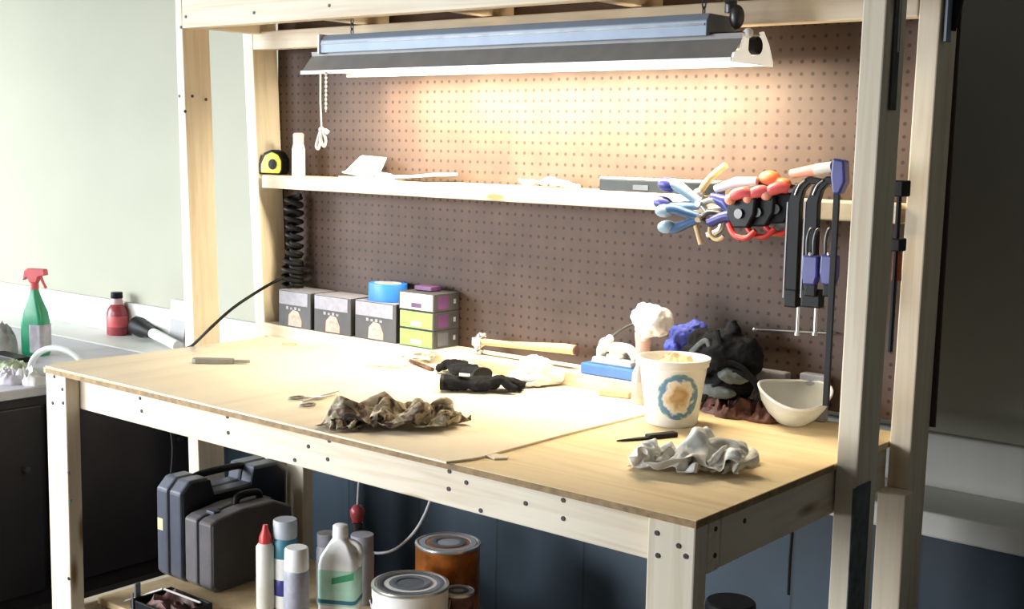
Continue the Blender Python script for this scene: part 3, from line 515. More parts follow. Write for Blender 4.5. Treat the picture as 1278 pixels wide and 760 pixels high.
# overhead frame
zf, zb = .856, .816
fb = wpart('beam', -.104, W+.004, YM-.001, YM+.037, zf, .95, 'x')
screws(fb, [at(232, 21, y=YM-.001), at(317, 16, y=YM-.001), at(411, 7, y=YM-.001)])
bb = wpart('beam', -.104, W+.008, YB, YB+.04, zb, .866, 'x')
wpart('beam', -.102, -.066, YM+.037, YB-.002, zf+.002, .94, 'y')
for x in (.32, .75, 1.18, 1.60): wpart('joist', x, x+.038, YM+.037, YB+.085, .868, .949, 'y')
wpart('top_deck', -.13, W+.05, YM, YB+.09, .951, .963, 'x', mat=M['tan'])
# upper shelf
wpart('shelf', -.058, W-.0, YB-.008, .806, .4263, .4635, 'x')
# pegboard
pg = MB().box(0, 1.99, 0, .005, 0, .93).build('pegboard', M['peg'], bench, loc=(-.105, .8095, H+.022))
# ledger that lies along the back of the worktop
led = MB().box(-.055, 1.40, .7056, .808, H+.0005, H+.038).build('back_rail', M['pine_x'], bench, bevel=.003)

# sheets on the worktop
sx0 = .335
poly = [(-.015, .0), (.425, .0), (.376, .20), (.395, .703), (-.015, .703)]
o = MB().prism(poly, 0, .003, 'xy').build('hardboard_sheet', M['hardboard'], loc=(0, 0, H+.0006))
tag(o, 'narrow tan hardboard sheet covering the left end of the bench top', 'board')
a1 = at(575, 582, z=.004); 
poly = [(.428, -.006), (.95, -.010), (1.325, -.014), (1.334, .012), (1.345, .05), (1.345, .30), (1.355, .60), (1.35, .703), (.398, .703), (.379, .2)]
o = MB().prism(poly, 0, .004, 'xy').build('hardboard_sheet', M['hardboard'], loc=(0, 0, H+.0006))
tag(o, 'wide pale hardboard sheet with a chipped front corner covering the middle of the bench', 'board')
p = at(622, 570, z=.002)
ch = MB().prism([(-.028, -.012), (.006, -.018), (.022, 0), (.012, .014), (-.02, .01)], 0, .0035, 'xy').build('board_chip', M['hardboard'], loc=(p.x, p.y, H+.0006))
tag(ch, 'small broken chip of board lying beside the chipped front corner', 'chip')
MBp = MB()

# slotted channel and blue-grey bar at the upper right
mr = thing('slotted_rail', 'dark metal slotted channel screwed upright to the inner right post', 'bracket', (W+.0505, YM+.030, H+.0))
pts = [at(1102, 5, x=W+.05), at(1114, 5, x=W+.05), at(1112, 137, x=W+.05), at(1098, 137, x=W+.05)]
y0_, y1_ = YM+.022, YM+.045
z0_, z1_ = at(1106, 137, x=W+.05).z - H, at(1108, -8, x=W+.05).z - H
MB().box(.0, .004, 0, .024, z0_, min(z1_, .95)).build('channel', M['darksteel'], mr, bevel=.001)
MB().box(.004, .006, .009, .015, z0_+.1, z0_+.2).build('slot', M['steel'], mr)
p0 = at(1183, 40, x=W+.056)
gb = thing('grey_bar', 'blue-grey flat bar with black hook hanging at the top of the far right post', 'tool', (W+.056, p0.y-.01, 0))  # flat blue-grey bar with a dark curved piece beside it
MB().box(0, .006, -.012, .012, at(1178, 52, x=W+.056).z, H+.93).build('blade', M['galv'], gb, bevel=.001)
MB().tube([(.012, .022, H+.94), (.012, .026, H+.90), (.012, .018, H+.84), (.010, .012, H+.79)], [.008, .012, .010, .004], 10).build('hook', M['black'], gb, smooth=True)

# ================================================================ SHOP LIGHT
YL = .53
lt = thing('shop_light', 'four-foot fluorescent shop light with grey hood hanging above the bench shelf', 'light', (0, 0, H))
xa, xb = .318, 1.553; zr = .734
ya, yb2 = YL, YL+.155
yc = (ya+yb2)/2
def hood(xa, xb, t=0):
    return [(ya, zr), (ya+.035, zr+.040), (yc-.045, zr+.052), (yc+.045, zr+.052), (yb2-.035, zr+.040), (yb2, zr)]
mb = MB(); pr = hood(0, 0)
for i in range(len(pr)-1):
    (y0, z0), (y1, z1) = pr[i], pr[i+1]
    mb.hexa([(xa, y0, z0), (xb, y0, z0), (xb, y1, z1), (xa, y1, z1)], [(xa, y0, z0+.002), (xb, y0, z0+.002), (xb, y1, z1+.002), (xa, y1, z1+.002)])
mb.build('hood', M['hood'], lt)
rimA = MB().box(xa, xb, ya-.004, ya, zr-.006, zr+.003); rimA.box(xa, xb, yb2, yb2+.004, zr-.004, zr+.003); rimA.build('rim', M['white_gloss'], lt)
ch = MB().prism([(ya+.02, zr+.047), (ya+.02, zr+.078), (ya+.03, zr+.092), (yc+.05, zr+.092), (yc+.05, zr+.052), (ya+.045, zr+.052)], xa+.045, xb-.07, 'yz').build('channel', M['galv'], lt, bevel=.002)
MB().box(xa+.05, xb-.075, ya+.018, ya+.02, zr+.068, zr+.072).build('seam', M['darksteel'], ch)
MB().prism([(ya+.016, zr+.045), (ya+.016, zr+.094), (yc+.055, zr+.094), (yc+.055, zr+.045)], xa+.04, xa+.048, 'yz').build('end_cap', M['white_gloss'], lt, bevel=.002)
# white end bracket on the right
mb = MB().prism([(ya-.004, zr-.006), (ya+.004, zr+.012), (ya+.030, zr+.020), (ya+.040, zr+.046), (ya+.058, zr+.048), (ya+.056, zr+.020), (ya+.070, zr+.010), (ya+.096, zr+.012), (ya+.112, zr+.030), (ya+.106, zr+.058), (ya+.116, zr+.060), (ya+.140, zr+.036), (yb2+.004, zr+.002), (yb2+.004, zr-.006)], xb-.002, xb+.003, 'yz')
M['glow_end'] = plain('glow_white_plastic', (.85, .85, .82), .4, var=.03, emit=(1, .95, .85), es=.45)  # emission stands in for tube light glowing through the end plate
mb.build('end_plate', M['glow_end'], lt)
MB().cyl((xb-.004, ya+.084, zr+.030), (xb+.010, ya+.084, zr+.030), .017, 20).build('socket_end', M['black'], lt, smooth=True)
MB().ball((xb+.006, ya+.048, zr+.052), .010).build('end_clip', M['white'], lt, smooth=True)
M['tube'] = plain('lit_tube', (1, 1, 1), .5, emit=(1.0, .84, .58), es=16)
for yy in (yc-.03, yc+.03):
    MB().cyl((xa+.10, yy, zr+.026), (xb-.15, yy, zr+.026), .0125, 20).build('tube', M['tube'], lt, smooth=True)
for xx in (xa+.09, xb-.14):
    MB().box(xx-.012, xx+.0, ya+.05, yb2-.05, zr+.006, zr+.048).build('socket', M['white'], lt)
# hanging chains
for xx in (.42, 1.44):
    mb = MB()
    z = zr+.094; k = 0; ztop = .86
    while z < ztop:
        c = (xx, yc, z+.008)
        ring = [(c[0]+(.004*math.cos(a) if k % 2 else 0), c[1]+(0 if k % 2 else .004*math.cos(a)), c[2]+.009*math.sin(a)) for a in [2*math.pi*i/10 for i in range(10)]]
        mb.tube(ring, .0014, 6, closed=True); z += .013; k += 1
    mb.build('chain', M['darksteel'], lt, smooth=True)
mb = MB().cyl((1.50, ya+.08, .83), (1.50, ya+.08, .955), .012, 12); mb.ball((1.50, ya+.08, .90), .022, (1.1, 1, 1.3)); mb.ball((1.51, ya+.06, .86), .017); mb.ball((1.52, ya+.07, .82), .015, (1, 1, 1.6))
mb.build('hanger_knot', M['darksteel'], lt, smooth=True)
# pull cord and bead chain, left end
cx_ = at(402, 92, y=YL-.006)
pc = thing('pull_cord', 'white knotted pull cord hanging from the left end of the shop light', 'cord', (cx_.x, YL-.008, H))
zz = cx_.z - H
zk = at(402, 160, y=YL-.006).z - H
mb = MB().tube([(-.004, 0, zz), (-.004, 0, (zz+zk)/2), (0, 0, zk)], .0022, 8)
mb.build('cord', M['white_rope'], pc, smooth=True)
mb = MB(); lp = lambda pts: mb.tube(spline(pts, 6), .0034, 8)
lp([(0, 0, zk), (-.006, -.004, zk-.02), (-.016, -.003, zk-.045), (-.010, 0, zk-.05), (-.002, 0, zk-.02), (0, 0, zk)])
lp([(0, 0, zk), (.015, .002, zk-.012), (.022, .002, zk-.008), (.012, .003, zk-.004), (0, 0, zk-.003)])
lp([(0, 0, zk), (.004, -.005, zk-.03), (.014, -.004, zk-.045), (.018, -.002, zk-.03), (.006, 0, zk-.008)])
mb.ball((0, 0, zk-.003), .007)
mb.build('knot', M['white_rope'], pc, smooth=True)
mb = MB(); z = zz
while z > at(408, 138, y=YL-.006).z-H:
    mb.ball((.016, .0, z), .0032, (1, 1, 1.35), 8); z -= .0105
mb.cyl((.016, 0, zz), (.016, 0, z), .0012, 6)
o = mb.build('chain', M['white_rope'], pc, smooth=True); 

# lamp under the hood (real light of the tubes)
la = bpy.data.lights.new('tube_light', 'AREA'); la.shape = 'RECTANGLE'; la.size = 1.08; la.size_y = .09; la.energy = 39; la.color = (1, .87, .62)
lo = bpy.data.objects.new('tube_light', la); COL.objects.link(lo); lo.location = ((xa+xb)/2, yc+.02, H+zr+.006); lo.rotation_euler = (R(42), 0, 0)

# ================================================================ THINGS ON THE UPPER SHELF
ZS = .4638
def onshelf(px, y=.755): q = at(px, 215, y=y); return q.x
x = onshelf(345)
tm = thing('tape_measure', 'yellow and black tape measure standing at the left end of the upper shelf', 'tape measure', (x, .745, H+ZS), R(12))
pf = [(-.040, .001), (.036, .001), (.043, .012), (.043, .045), (.030, .064), (.006, .072), (-.022, .062), (-.040, .030)]
MB().prism(pf, -.019, .019, 'xz').build('case', M['black'], tm, bevel=.004)
MB().prism([(a*.84+.004, b*.84+.004) for a, b in pf], -.0215, .0215, 'xz').build('cover', M['yellow'], tm, bevel=.003)
MB().lathe([(.013, 0), (.015, .002), (.0, .003)], 20, Matrix.Translation((.014, -.0215, .030)) @ Matrix.Rotation(R(90), 4, 'X')).build('badge', M['black'], tm)
MB().box(-.062, -.036, -.010, .010, .001, .050).build('belt_clip', M['white'], tm, bevel=.006)
x = onshelf(376)
bt = thing('slim_bottle', 'slim white bottle with pink cap beside the yellow tape measure', 'bottle', (x, .745, H+ZS))
MB().lathe([(.0, 0), (.018, 0), (.019, .003), (.0185, .075), (.015, .088), (.0, .088)], 24).build('body', M['white'], bt, smooth=True)
M['pinkcap'] = plain('pink_cap', (.80, .50, .50), .4)
MB().lathe([(.015, .088), (.0155, .116), (.012, .120), (.0, .120)], 24).build('cap', M['pinkcap'], bt, smooth=True)

def sheet(name, corners, bend, th, mat, label, cat, loc, group=None, rot=(0, 0, 0)):
    """a thin rectangular sheet curled by bend along x"""
    mb = MB(); w, d = corners; n = 12
    A = []
    for i in range(n+1):
        u = i/n; z = bend(u)
        A.append([mb.bm.verts.new((w*(u-.5), s*d/2, z + k)) for s in (-1, 1) for k in (0, th)])
    for a, b in zip(A, A[1:]):
        for i, j in ((0, 1), (1, 3), (3, 2), (2, 0)): mb.bm.faces.new((a[i], a[j], b[j], b[i]))
    mb.bm.faces.new((A[0][0], A[0][2], A[0][3], A[0][1])); mb.bm.faces.new((A[-1][0], A[-1][1], A[-1][3], A[-1][2]))
    o = mb.build(name, mat, smooth=True, loc=loc, rot=rot); return tag(o, label, cat, group)
xx = onshelf(462)
bk = thing('booklet', 'open white booklet propped tilted on the upper shelf near the pull cord', 'booklet', (xx, .752, H+ZS))
MB().box(-.080, .062, -.030, .028, .0, .004).build('page', M['paper'], bk, loc=(0, 0, .012), rot=(R(12), R(6), R(-4)), bevel=.001)
MB().hexa([(-.066, -.034, .014), (.058, -.030, .010), (.062, -.026, .010), (-.062, -.030, .014)], [(-.066, .030, .060), (.022, .036, .058), (.026, .040, .058), (-.062, .034, .062)]).build('cover', M['paper'], bk)
MB().box(-.085, .06, -.034, .034, .0, .006).build('base', M['cream_plastic'], bk, bevel=.001)
xx = onshelf(512)
sheet('paper_sheet', (.19, .085), lambda u: .006+.012*u*u, .007, M['paper'], 'flat white paper sheet with curled end lying right of the booklet on the shelf', 'paper', (xx+.035, .752, H+ZS))
xx = onshelf(685)
cloth('paper_scrap', M['paper'], 'spread', (.15, .085, .024), 0, 0, 0, -YAW, 'crumpled white paper on the middle of the upper shelf', 'paper', loc=(xx, .757, H+ZS))
x0, x1 = at(757, 230, y=.718).x, at(885, 235, y=.718).x
lv = thing('spirit_level', 'dark grey straight bar level with pale top edge lying on the upper shelf', 'level', ((x0+x1)/2, .735, H+ZS))
w2 = (x1-x0)/2+.02
M['slate'] = plain('slate_bar', (.014, .02, .024), .5, spec=.3)
MB().box(-w2, w2, -.018, .018, 0, .026).build('bar', M['slate'], lv, bevel=.002)
MB().box(-w2, w2, -.018, .018, .026, .031).build('top_edge', M['greyplastic'], lv, bevel=.001)
MB().box(-.06, -.02, -.0195, -.018, .005, .016).build('vial', M['darksteel'], lv)

# ---------------------------------------------------------------- clamps hanging at the right end of the shelf
YC = .665
def clampP(px, py, y=YC): return at(px, py, y=y)
# two blue and white spring clamps
def spring_clamp(px, py, ang, mats, label, group=None, y=YC, s=1.0):
    """handles towards -x local, jaws towards +x"""
    P = clampP(px, py, y)
    t = thing('spring_clamp', label, 'clamp', P, group=group); t.rotation_euler = (R(ang[0]), R(ang[1]), R(ang[2])); t.scale = (s, s, s)
    hm, tip, jaw = mats
    for sg in (-1, 1):
        pth = spline([(.0, 0, sg*.004), (-.035, 0, sg*.016), (-.075, 0, sg*.030), (-.105, 0, sg*.024)], 6)
        MB().tube(pth, [.011+.008*i/len(pth) for i in range(len(pth))], 12, flat=1.0).build('handle', hm, t, smooth=True)
        MB().ball((-.100, 0, sg*.0255), .0195, (1.5, 1, 1)).build('grip_tip', tip, t, smooth=True)
        pth = spline([(.0, 0, -sg*.004), (.030, 0, sg*.016), (.060, 0, sg*.012), (.078, 0, sg*.004)], 6)
        MB().tube(pth, [.009 - .004*i/len(pth) for i in range(len(pth))], 10).build('jaw', hm if jaw is None else jaw, t, smooth=True)
        MB().box(.066, .086, -.008, .008, sg*.005-.004, sg*.005+.004).build('pad', tip, t, bevel=.002)
    MB().cyl((0, -.014, 0), (0, .014, 0), .008, 16).build('pivot', M['steel'], t, smooth=True)
    coil = [(.007*math.cos(a), -.01+.02*a/(8*math.pi), .007*math.sin(a)) for a in [i*math.pi/6 for i in range(48)]]
    MB().tube([(c[0]*1.5, c[1], c[2]*1.5) for c in coil], .0016, 6).build('spring', M['steel'], t, smooth=True)
    return t
spring_clamp(873, 254, (0, 12, 8), (M['lightblue'], M['navyblue'], M['steel']), 'pale blue spring clamp with dark tips, upper of two poking left from the clamp cluster', s=.80, y=.67)
spring_clamp(872, 272, (20, -4, 14), (M['steelblue'], M['lightblue'], M['darksteel']), 'mid blue spring clamp with pale tips, lower of two poking left from the clamp cluster', s=.72, y=.655)
# small wooden handled clamp
t = thing('screw_clamp', 'small steel screw clamp with wooden dowel handle raised above the spring clamps', 'clamp', clampP(880, 240, .70))
a, b = clampP(872, 242, .70)-t.location, clampP(906, 206, .70)-t.location
MB().tube(spline([a, (a+b)*.5+Vector((-.004, 0, .004)), b], 6), [.0075]*7+[.0075]*6, 12).build('handle', M['handle_wood'], t, smooth=True)
c, d = clampP(862, 250, .70)-t.location, clampP(900, 262, .70)-t.location
mb = MB().tube(spline([c, (c+d)/2+Vector((0, 0, -.010)), d, d+Vector((.0, 0, -.04)), d+Vector((-.03, 0, -.055))], 5), .007, 10); mb.ball(tuple(a), .013)
mb.build('frame', M['steel'], t, smooth=True)
a, b = clampP(866, 272, .66)-t.location, clampP(875, 305, .66)-t.location
MB().tube([a, b], .0058, 10).build('spindle', M['tan'], t, smooth=True)
# trigger clamps with red handles (three in a fan) behind black bodies
reds = [(926, 248, -.0), (948, 246, .0), (970, 242, .0)]
labs = ['red-gripped black hand clamp, leftmost of the red clamps on the shelf', 'red-gripped black hand clamp in the middle of the red clamps on the shelf', 'red-gripped black hand clamp next to the long black curved bars']
for i, (px, py, _) in enumerate(reds):
    P = clampP(px, py, .640+.012*i)
    t = thing('hand_clamp', labs[i], 'clamp', P, rz=R(8*i-6), group='red gripped clamps hung on the shelf')
    mb = MB().tube(spline([(-.016, -.014, .000), (-.006, -.014, .008), (.010, -.010, .013), (.024, -.004, .010)], 6), [.0085+.004*math.sin(k/18*3.14) for k in range(19)], 12)
    mb.build('grip', M['pinkred'], t, smooth=True)
    MB().ball((-.017, -.016, -.002), .0115).build('grip_tip', M['salmon'], t, smooth=True)
    MB().prism([(-.030, .0), (.036, .004), (.034, -.030), (.018, -.058), (-.016, -.060), (-.034, -.034)], -.006, .016, 'xz').build('body', M['black'], t, bevel=.004)
    MB().tube(spline([(-.030, 0, -.052), (-.012, -.004, -.074), (.018, -.004, -.078), (.036, 0, -.062)], 6), [.006]*19, 10).build('trigger', M['red'], t, smooth=True)
    MB().cyl((.0, -.012, -.03), (.0, -.006, -.03), .010, 16).build('pivot', M['darksteel'], t, smooth=True)
# blue-violet plastic clamp body with white upper face
t = thing('plastic_clamp', 'dark violet plastic clamp with white upper bar lying on top of the red clamps', 'clamp', clampP(915, 240, .69))
a, b = clampP(893, 236, .69)-t.location, clampP(945, 226, .69)-t.location
MB().tube([a, (a+b)/2+Vector((0, 0, .006)), b], [.008, .011, .008], 12).build('bar', M['white'], t, smooth=True)
a, b = clampP(888, 246, .68)-t.location, clampP(912, 262, .68)-t.location
MB().tube([a, (a+b)/2+Vector((.01, 0, .004)), b, b+Vector((0, 0, -.03))], [.010, .015, .016, .010], 12).build('body', M['navyblue'], t, smooth=True)
a, b = clampP(885, 278, .66)-t.location, clampP(905, 270, .66)-t.location
MB().tube(spline([a, b, b+Vector((.02, 0, .0)), b+Vector((.03, 0, -.01))], 4), .011, 12).build('lower_jaw', M['navyblue'], t, smooth=True)
MB().tube(arc(tuple(clampP(895, 288, .66)-t.location), .018, 150, 330, 10), .0045, 8).build('hook', M['tan'], t, smooth=True)
# orange-capped clamp
t = thing('bar_clamp', 'clamp with orange rounded top handle sitting highest in the clamp cluster', 'clamp', clampP(965, 222, .70))
mb = MB().ball((-.008, 0, .0), .018, (1.35, .9, .85)); mb.ball((.022, 0, -.010), .014, (1.4, .9, .8))
mb.build('handle', M['orange'], t, remesh=.003)
MB().tube([(-.02, .004, -.012), (-.032, .004, -.018)], .010, 10).build('body', M['black'], t, smooth=True)
MB().box(-.012, .05, .008, .016, -.12, -.012).build('bar', M['darksteel'], t, bevel=.001)
# pale pink grip with navy head
t = thing('bar_clamp', 'bar clamp with pale pink grip and navy head resting against the right post', 'clamp', clampP(1048, 220, .62))
a, b = clampP(988, 217, .64)-t.location, clampP(1040, 208, .62)-t.location
MB().tube([a, a*.5+b*.5, b], [.009, .011, .0095], 14).build('grip', M['salmon'], t, smooth=True)
MB().tube([a*.4+b*.6, b], [.0118, .0105], 14).build('sleeve', M['cream_plastic'], t, smooth=True)
MB().prism([(-.012, .034), (.012, .030), (.016, -.010), (.006, -.034), (-.008, -.034), (-.014, .0)], -.012, .014, 'xz').build('head', M['navyblue'], t, bevel=.004)
zb_ = at(1040, 508, y=.62).z - t.location.z
MB().box(-.010, .002, -.003, .004, zb_, -.030).build('bar', M['black'], t, bevel=.001)
# long black curved clamps
labs = ['long black curved clamp arm hanging under the shelf, left of the pair', 'long black curved clamp arm hanging under the shelf, right of the pair']
for i, (pxa, pxb) in enumerate(((986, 990), (1008, 1012))):
    P = at(pxb, 372, y=.655 - .01*i)
    t = thing('curved_clamp', labs[i], 'clamp', P, group='black curved clamps')
    top = at(pxa+4, 222, y=P.y) - P
    w = .010
    outer = [(-.013, 0), (-.012, top.z*.80), (-.004, top.z*.93), (.016, top.z*1.02), (.034, top.z*1.0), (.034, top.z*.955), (.018, top.z*.955), (.010, top.z*.90), (.006, top.z*.80), (.007, 0)]
    outer = [(a*1.45, b) for a, b in outer]
    MB().prism(outer, -.008, .008, 'xz').build('arm', M['black'], t, bevel=.002)
    MB().box(-.019, -.0165, -.0095, -.008, .0, top.z*.8).build('edge', M['greyplastic'], t)
    MB().tube(spline([(-.002, -.0095, top.z*.86), (.006, -.0095, top.z*.94), (.018, -.0095, top.z*.985)], 5), .0022, 8).build('highlight_trim', M['steel'], t, smooth=True)
    MB().box(-.016, .024 if i else .012, -.011, .012, -.018, .018).build('foot', M['black'], t, bevel=.003)
    q = at((997, 1019)[i]-2, 416, y=P.y) - P
    MB().cyl((q.x, 0, q.z), (q.x, 0, -.016), .0036, 12).build('rod', M['steel'], t, smooth=True)
    MB().cyl((q.x, 0, q.z-.004), (q.x, 0, q.z+.002), .0055, 12).build('rod_tip', M['steel'], t, smooth=True)
# blue trigger grips
for i, (pxa, lab) in enumerate(((1013, 'navy blue trigger clamp block hanging below the shelf, left of two'), (1036, 'navy blue trigger clamp block hanging below the shelf, right of two beside the post'))):
    P = at(pxa, 335, y=.630)
    t = thing('trigger_clamp', lab, 'clamp', P, group='navy trigger clamps')
    MB().prism([(-.017, .026), (.016, .026), (.017, -.014), (.012, -.032), (-.013, -.032), (-.018, -.01)], -.010, .010, 'xz').build('block', M['navyblue'], t, bevel=.004)
    for dx in (-.010, .004):
        MB().tube(spline([(dx, -.002, .024), (dx, -.004, .055), (dx+.004, -.002, .075), (dx+.010, 0, .076)], 4), .0032, 8).build('prong', M['darksteel'], t, smooth=True)
    MB().box(-.012, .012, -.004, .006, -.055, -.030).build('lower_jaw', M['black'], t, bevel=.003)
    MB().ball((0, -.010, .028), .0035).build('rivet', M['steel'], t, smooth=True)
# hook rod on the pegboard
t = thing('peg_hook', 'thin steel rod hook sticking sideways from the pegboard below the clamps', 'hook', at(990, 414, y=.795))
a, b = at(942, 411, y=.795)-t.location, at(1040, 416, y=.795)-t.location
MB().tube([a, b, b+Vector((0, .014, 0))], .0018, 8).build('rod', M['steel'], t, smooth=True)
MB().ball(tuple(a), .005).build('tip', M['steel'], t, smooth=True)
# clamp seen between the two right posts
P = at(1124, 320, y=.66)
t = thing('bar_clamp', 'black bar clamp with orange handle hanging between the two right posts', 'clamp', (W+.030, P.y, P.z))
t.location = at(1119, 320, x=W+.03); 
zA = at(1124, 225, x=W+.03).z - t.location.z; zB = at(1108, 440, x=W+.03).z - t.location.z
MB().box(-.003, .003, -.010, .002, zB, zA).build('bar', M['black'], t, bevel=.001)
MB().box(-.010, .012, -.018, .020, zA-.03, zA).build('head', M['black'], t, bevel=.003)
MB().box(-.010, .012, -.016, .016, .010, .034).build('jaw', M['black'], t, bevel=.003)
MB().tube([(0, .004, .012), (0, .006, -.045)], [.008, .009], 12).build('handle', M['orange'], t, smooth=True)

# ================================================================ BLACK COIL + CORD (left)
P = at(362, 300, y=.76)
ztop, zbot = .420, at(365, 362, y=.76).z - H
ck = thing('coiled_cable', 'black coiled cable hanging under the left end of the shelf', 'cable', (P.x, .765, H))
pts = []; turns = 11; n = turns*16
for i in range(n+1):
    u = i/n; a = 2*math.pi*turns*u; r = .027+.007*math.sin(u*9)
    if u < .4: r *= .78
    pts.append((r*math.cos(a)+.004*math.sin(u*5) + .008, .8*r*math.sin(a), ztop-.01-(ztop-zbot-.012)*u))
MB().tube(pts, .0062, 8).build('coil', M['black_rubber'], ck, smooth=True)
pts = []
for i in range(n+1):
    u = i/n; a = 2*math.pi*turns*u+1.2; r = .016
    pts.append((r*math.cos(a)+.022, .9*r*math.sin(a), ztop-.02-(ztop-zbot-.03)*u))
MB().tube(pts, .0058, 8).build('inner_coil', M['black_rubber'], ck, smooth=True)
o = MB().tube(spline([at(355, 350, y=.74)+Vector((.0, .0, .01)), at(340, 353, y=.70), at(318, 366, y=.60), at(290, 385, y=.52), at(262, 410, y=.40), at(240, 431, z=.004), at(232, 438, y=.38) - Vector((.06, 0, .03)), at(225, 470, y=.36) - Vector((.05, 0, .1)), at(216, 560, y=.36)-Vector((0, 0, 0)), at(213, 600, y=.36)]), .0042, 10).build('power_cord', M['black_rubber'], smooth=True)
tag(o, 'black power cord running from the coiled cable over the left bench edge and down', 'cord')

# ================================================================ SCREW BOXES ON THE BACK RAIL
YX = .708
def screw_box(x0, x1, label, h=.102, d=.095):
    t = thing('screw_box', label, 'box', ((x0+x1)/2, YX+d/2, H+.0385), group='dark screw boxes on the back rail')
    w = (x1-x0)/2
    MB().box(-w, w, -d/2, d/2, 0, h).build('carton', M['cardboard'], t, bevel=.001)
    MB().box(-w+.002, w-.012, -d/2-.0008, -d/2+.0005, h*.62, h-.002).build('label_band', M['lilac'], t)
    MB().prism([(-.026, .004), (.030, .004), (.030, .022), (.016, .046), (-.006, .050), (-.024, .034)], -d/2-.0010, -d/2+.0004, 'xz').build('picture', M['flame'], t)
    mb = MB()
    for k in range(4):
        xx_ = -.034+.017*k; mb.box(xx_, xx_+.009, -d/2-.0014, -d/2, .050, .058 - (k % 2)*.002)
    mb.build('mark', M['lilac'], t)
    MB().box(-w+.001, w-.001, -d/2+.001, d/2-.001, h, h+.0012).build('lid', M['lilac'], t)
    return t
screw_box(.016, .150, 'dark screw box with grey band, leftmost in the row on the back rail')
screw_box(.166, .312, 'dark screw box with grey band, second in the row on the back rail')
screw_box(.330, .484, 'dark screw box with grey band directly under the blue tape roll')
# tape roll
P = ((.338+.472)/2, YX+.048, H+.0385+.1035)
t = thing('tape_roll', 'roll of blue masking tape lying on the third screw box', 'tape roll', P)
MB().lathe([(.040, 0), (.056, 0), (.057, .003), (.057, .044), (.056, .047), (.040, .047), (.040, 0)], 40, cap=False, sy=.82).build('tape', M['tapeblue'], t, smooth=True)
MB().lathe([(.037, .0), (.040, .0), (.040, .0475), (.037, .0475), (.037, 0)], 40, cap=False, sy=.82).build('core', M['cream_plastic'], t, smooth=True)
# green boxes
for k, (mt, lab) in enumerate(((M['lime'], 'bottom lime green fronted box of the three stacked beside the tape roll'), (M['lime'], 'middle lime green fronted box in the stack beside the tape roll'), (M['paper'], 'top white fronted box lying on the two green boxes'))):
    t = thing('fastener_box', lab, 'box', (.560, YX+.045, H+.0385+.0475*k), group='flat boxes stacked on the back rail')
    MB().box(-.062+(.0 if k < 2 else -.004), .058, -.045, .052, 0, .0465).build('carton', M['cardboard'], t, bevel=.001)
    MB().box(-.060, .054, -.0464, -.0448, .003, .044).build('label_front', mt, t)
    MB().box(-.020, .016, -.0470, -.0462, .008, .020).build('mark', M['white'] if k < 2 else M['purple'], t)
    MB().box(.0575, .0590, -.030, .010, .006, .040).build('label_side', M['purple'] if k else M['case_side'], t)
    MB().box(.0575, .0590, .030, .038, .018, .030).build('spot', M['lilac'], t)
t = MB().box(-.03, .03, -.02, .02, 0, .012).build('card_pack', M['purple'], loc=(.545, YX+.055, H+.0385+.1430), bevel=.002)
tag(t, 'small dark purple pack lying on the top white and grey box', 'pack')

# ================================================================ HAMMER, SANDER
P = at(592, 445, y=.735)
t = thing('hammer', 'claw hammer with pale wooden handle lying along the back rail', 'hammer', (P.x, .745, H+.0385))
hb = at(718, 437, y=.745) - t.location
zh = at(598, 424, y=.745).z - t.location.z
MB().tube([(.012, 0, zh-.004), (hb.x*.35, 0, zh*.65+hb.z*.35-.004), (hb.x*.9, 0, hb.z), (hb.x, 0, hb.z)], [.0085, .008, .0125, .012], 16).build('handle', M['handle_wood'], t, smooth=True)
MB().cyl((hb.x, 0, hb.z), (hb.x+.004, 0, hb.z), .011, 16).build('end_cap', M['brownleather'], t, smooth=True)
mb = MB().cyl((.004, 0, .001), (.004, 0, .014), .014, 20); mb.cyl((.004, 0, .012), (.004, 0, zh-.010), .010, 16); mb.box(-.010, .018, -.011, .011, zh-.016, zh+.006)
mb.tube(spline([(.004, 0, zh+.004), (.012, 0, zh+.012), (.030, 0, zh+.014)], 4), [.009]*5+[.006]*4, 10)
mb.build('head', M['steel'], t, remesh=.0022)

P = at(760, 468, y=.72)
t = thing('sander', 'blue-based sander with grey-white body standing on the back rail left of the tub', 'sander', (P.x, .752, H+.0385), R(0))
MB().box(-.075, .075, -.042, .040, 0, .026).build('base', M['blue'], t, bevel=.004)
MB().prism([(-.055, .026), (.06, .026), (.058, .040), (-.050, .042)], -.03, .028, 'xz').build('plate', M['greyplastic'], t, bevel=.003)
mb = MB().tube(spline([(-.046, 0, .036), (-.044, 0, .060), (-.010, 0, .066), (.035, 0, .064), (.052, 0, .040)], 6), .011, 14)
mb.ball((-.036, 0, .066), .016, (1, 1, 1.2)); mb.box(-.02, .02, -.02, .02, .03, .05)
mb.build('body', M['cream_plastic'], t, remesh=.003)
MB().ball((-.020, -.004, .083), .010).build('knob', M['white'], t, smooth=True)
MB().tube(spline([(-.02, 0, .085), (.005, 0, .105), (.035, .01, .122), (.055, .02, .118)], 6), .0032, 8).build('lever', M['darksteel'], t, smooth=True)

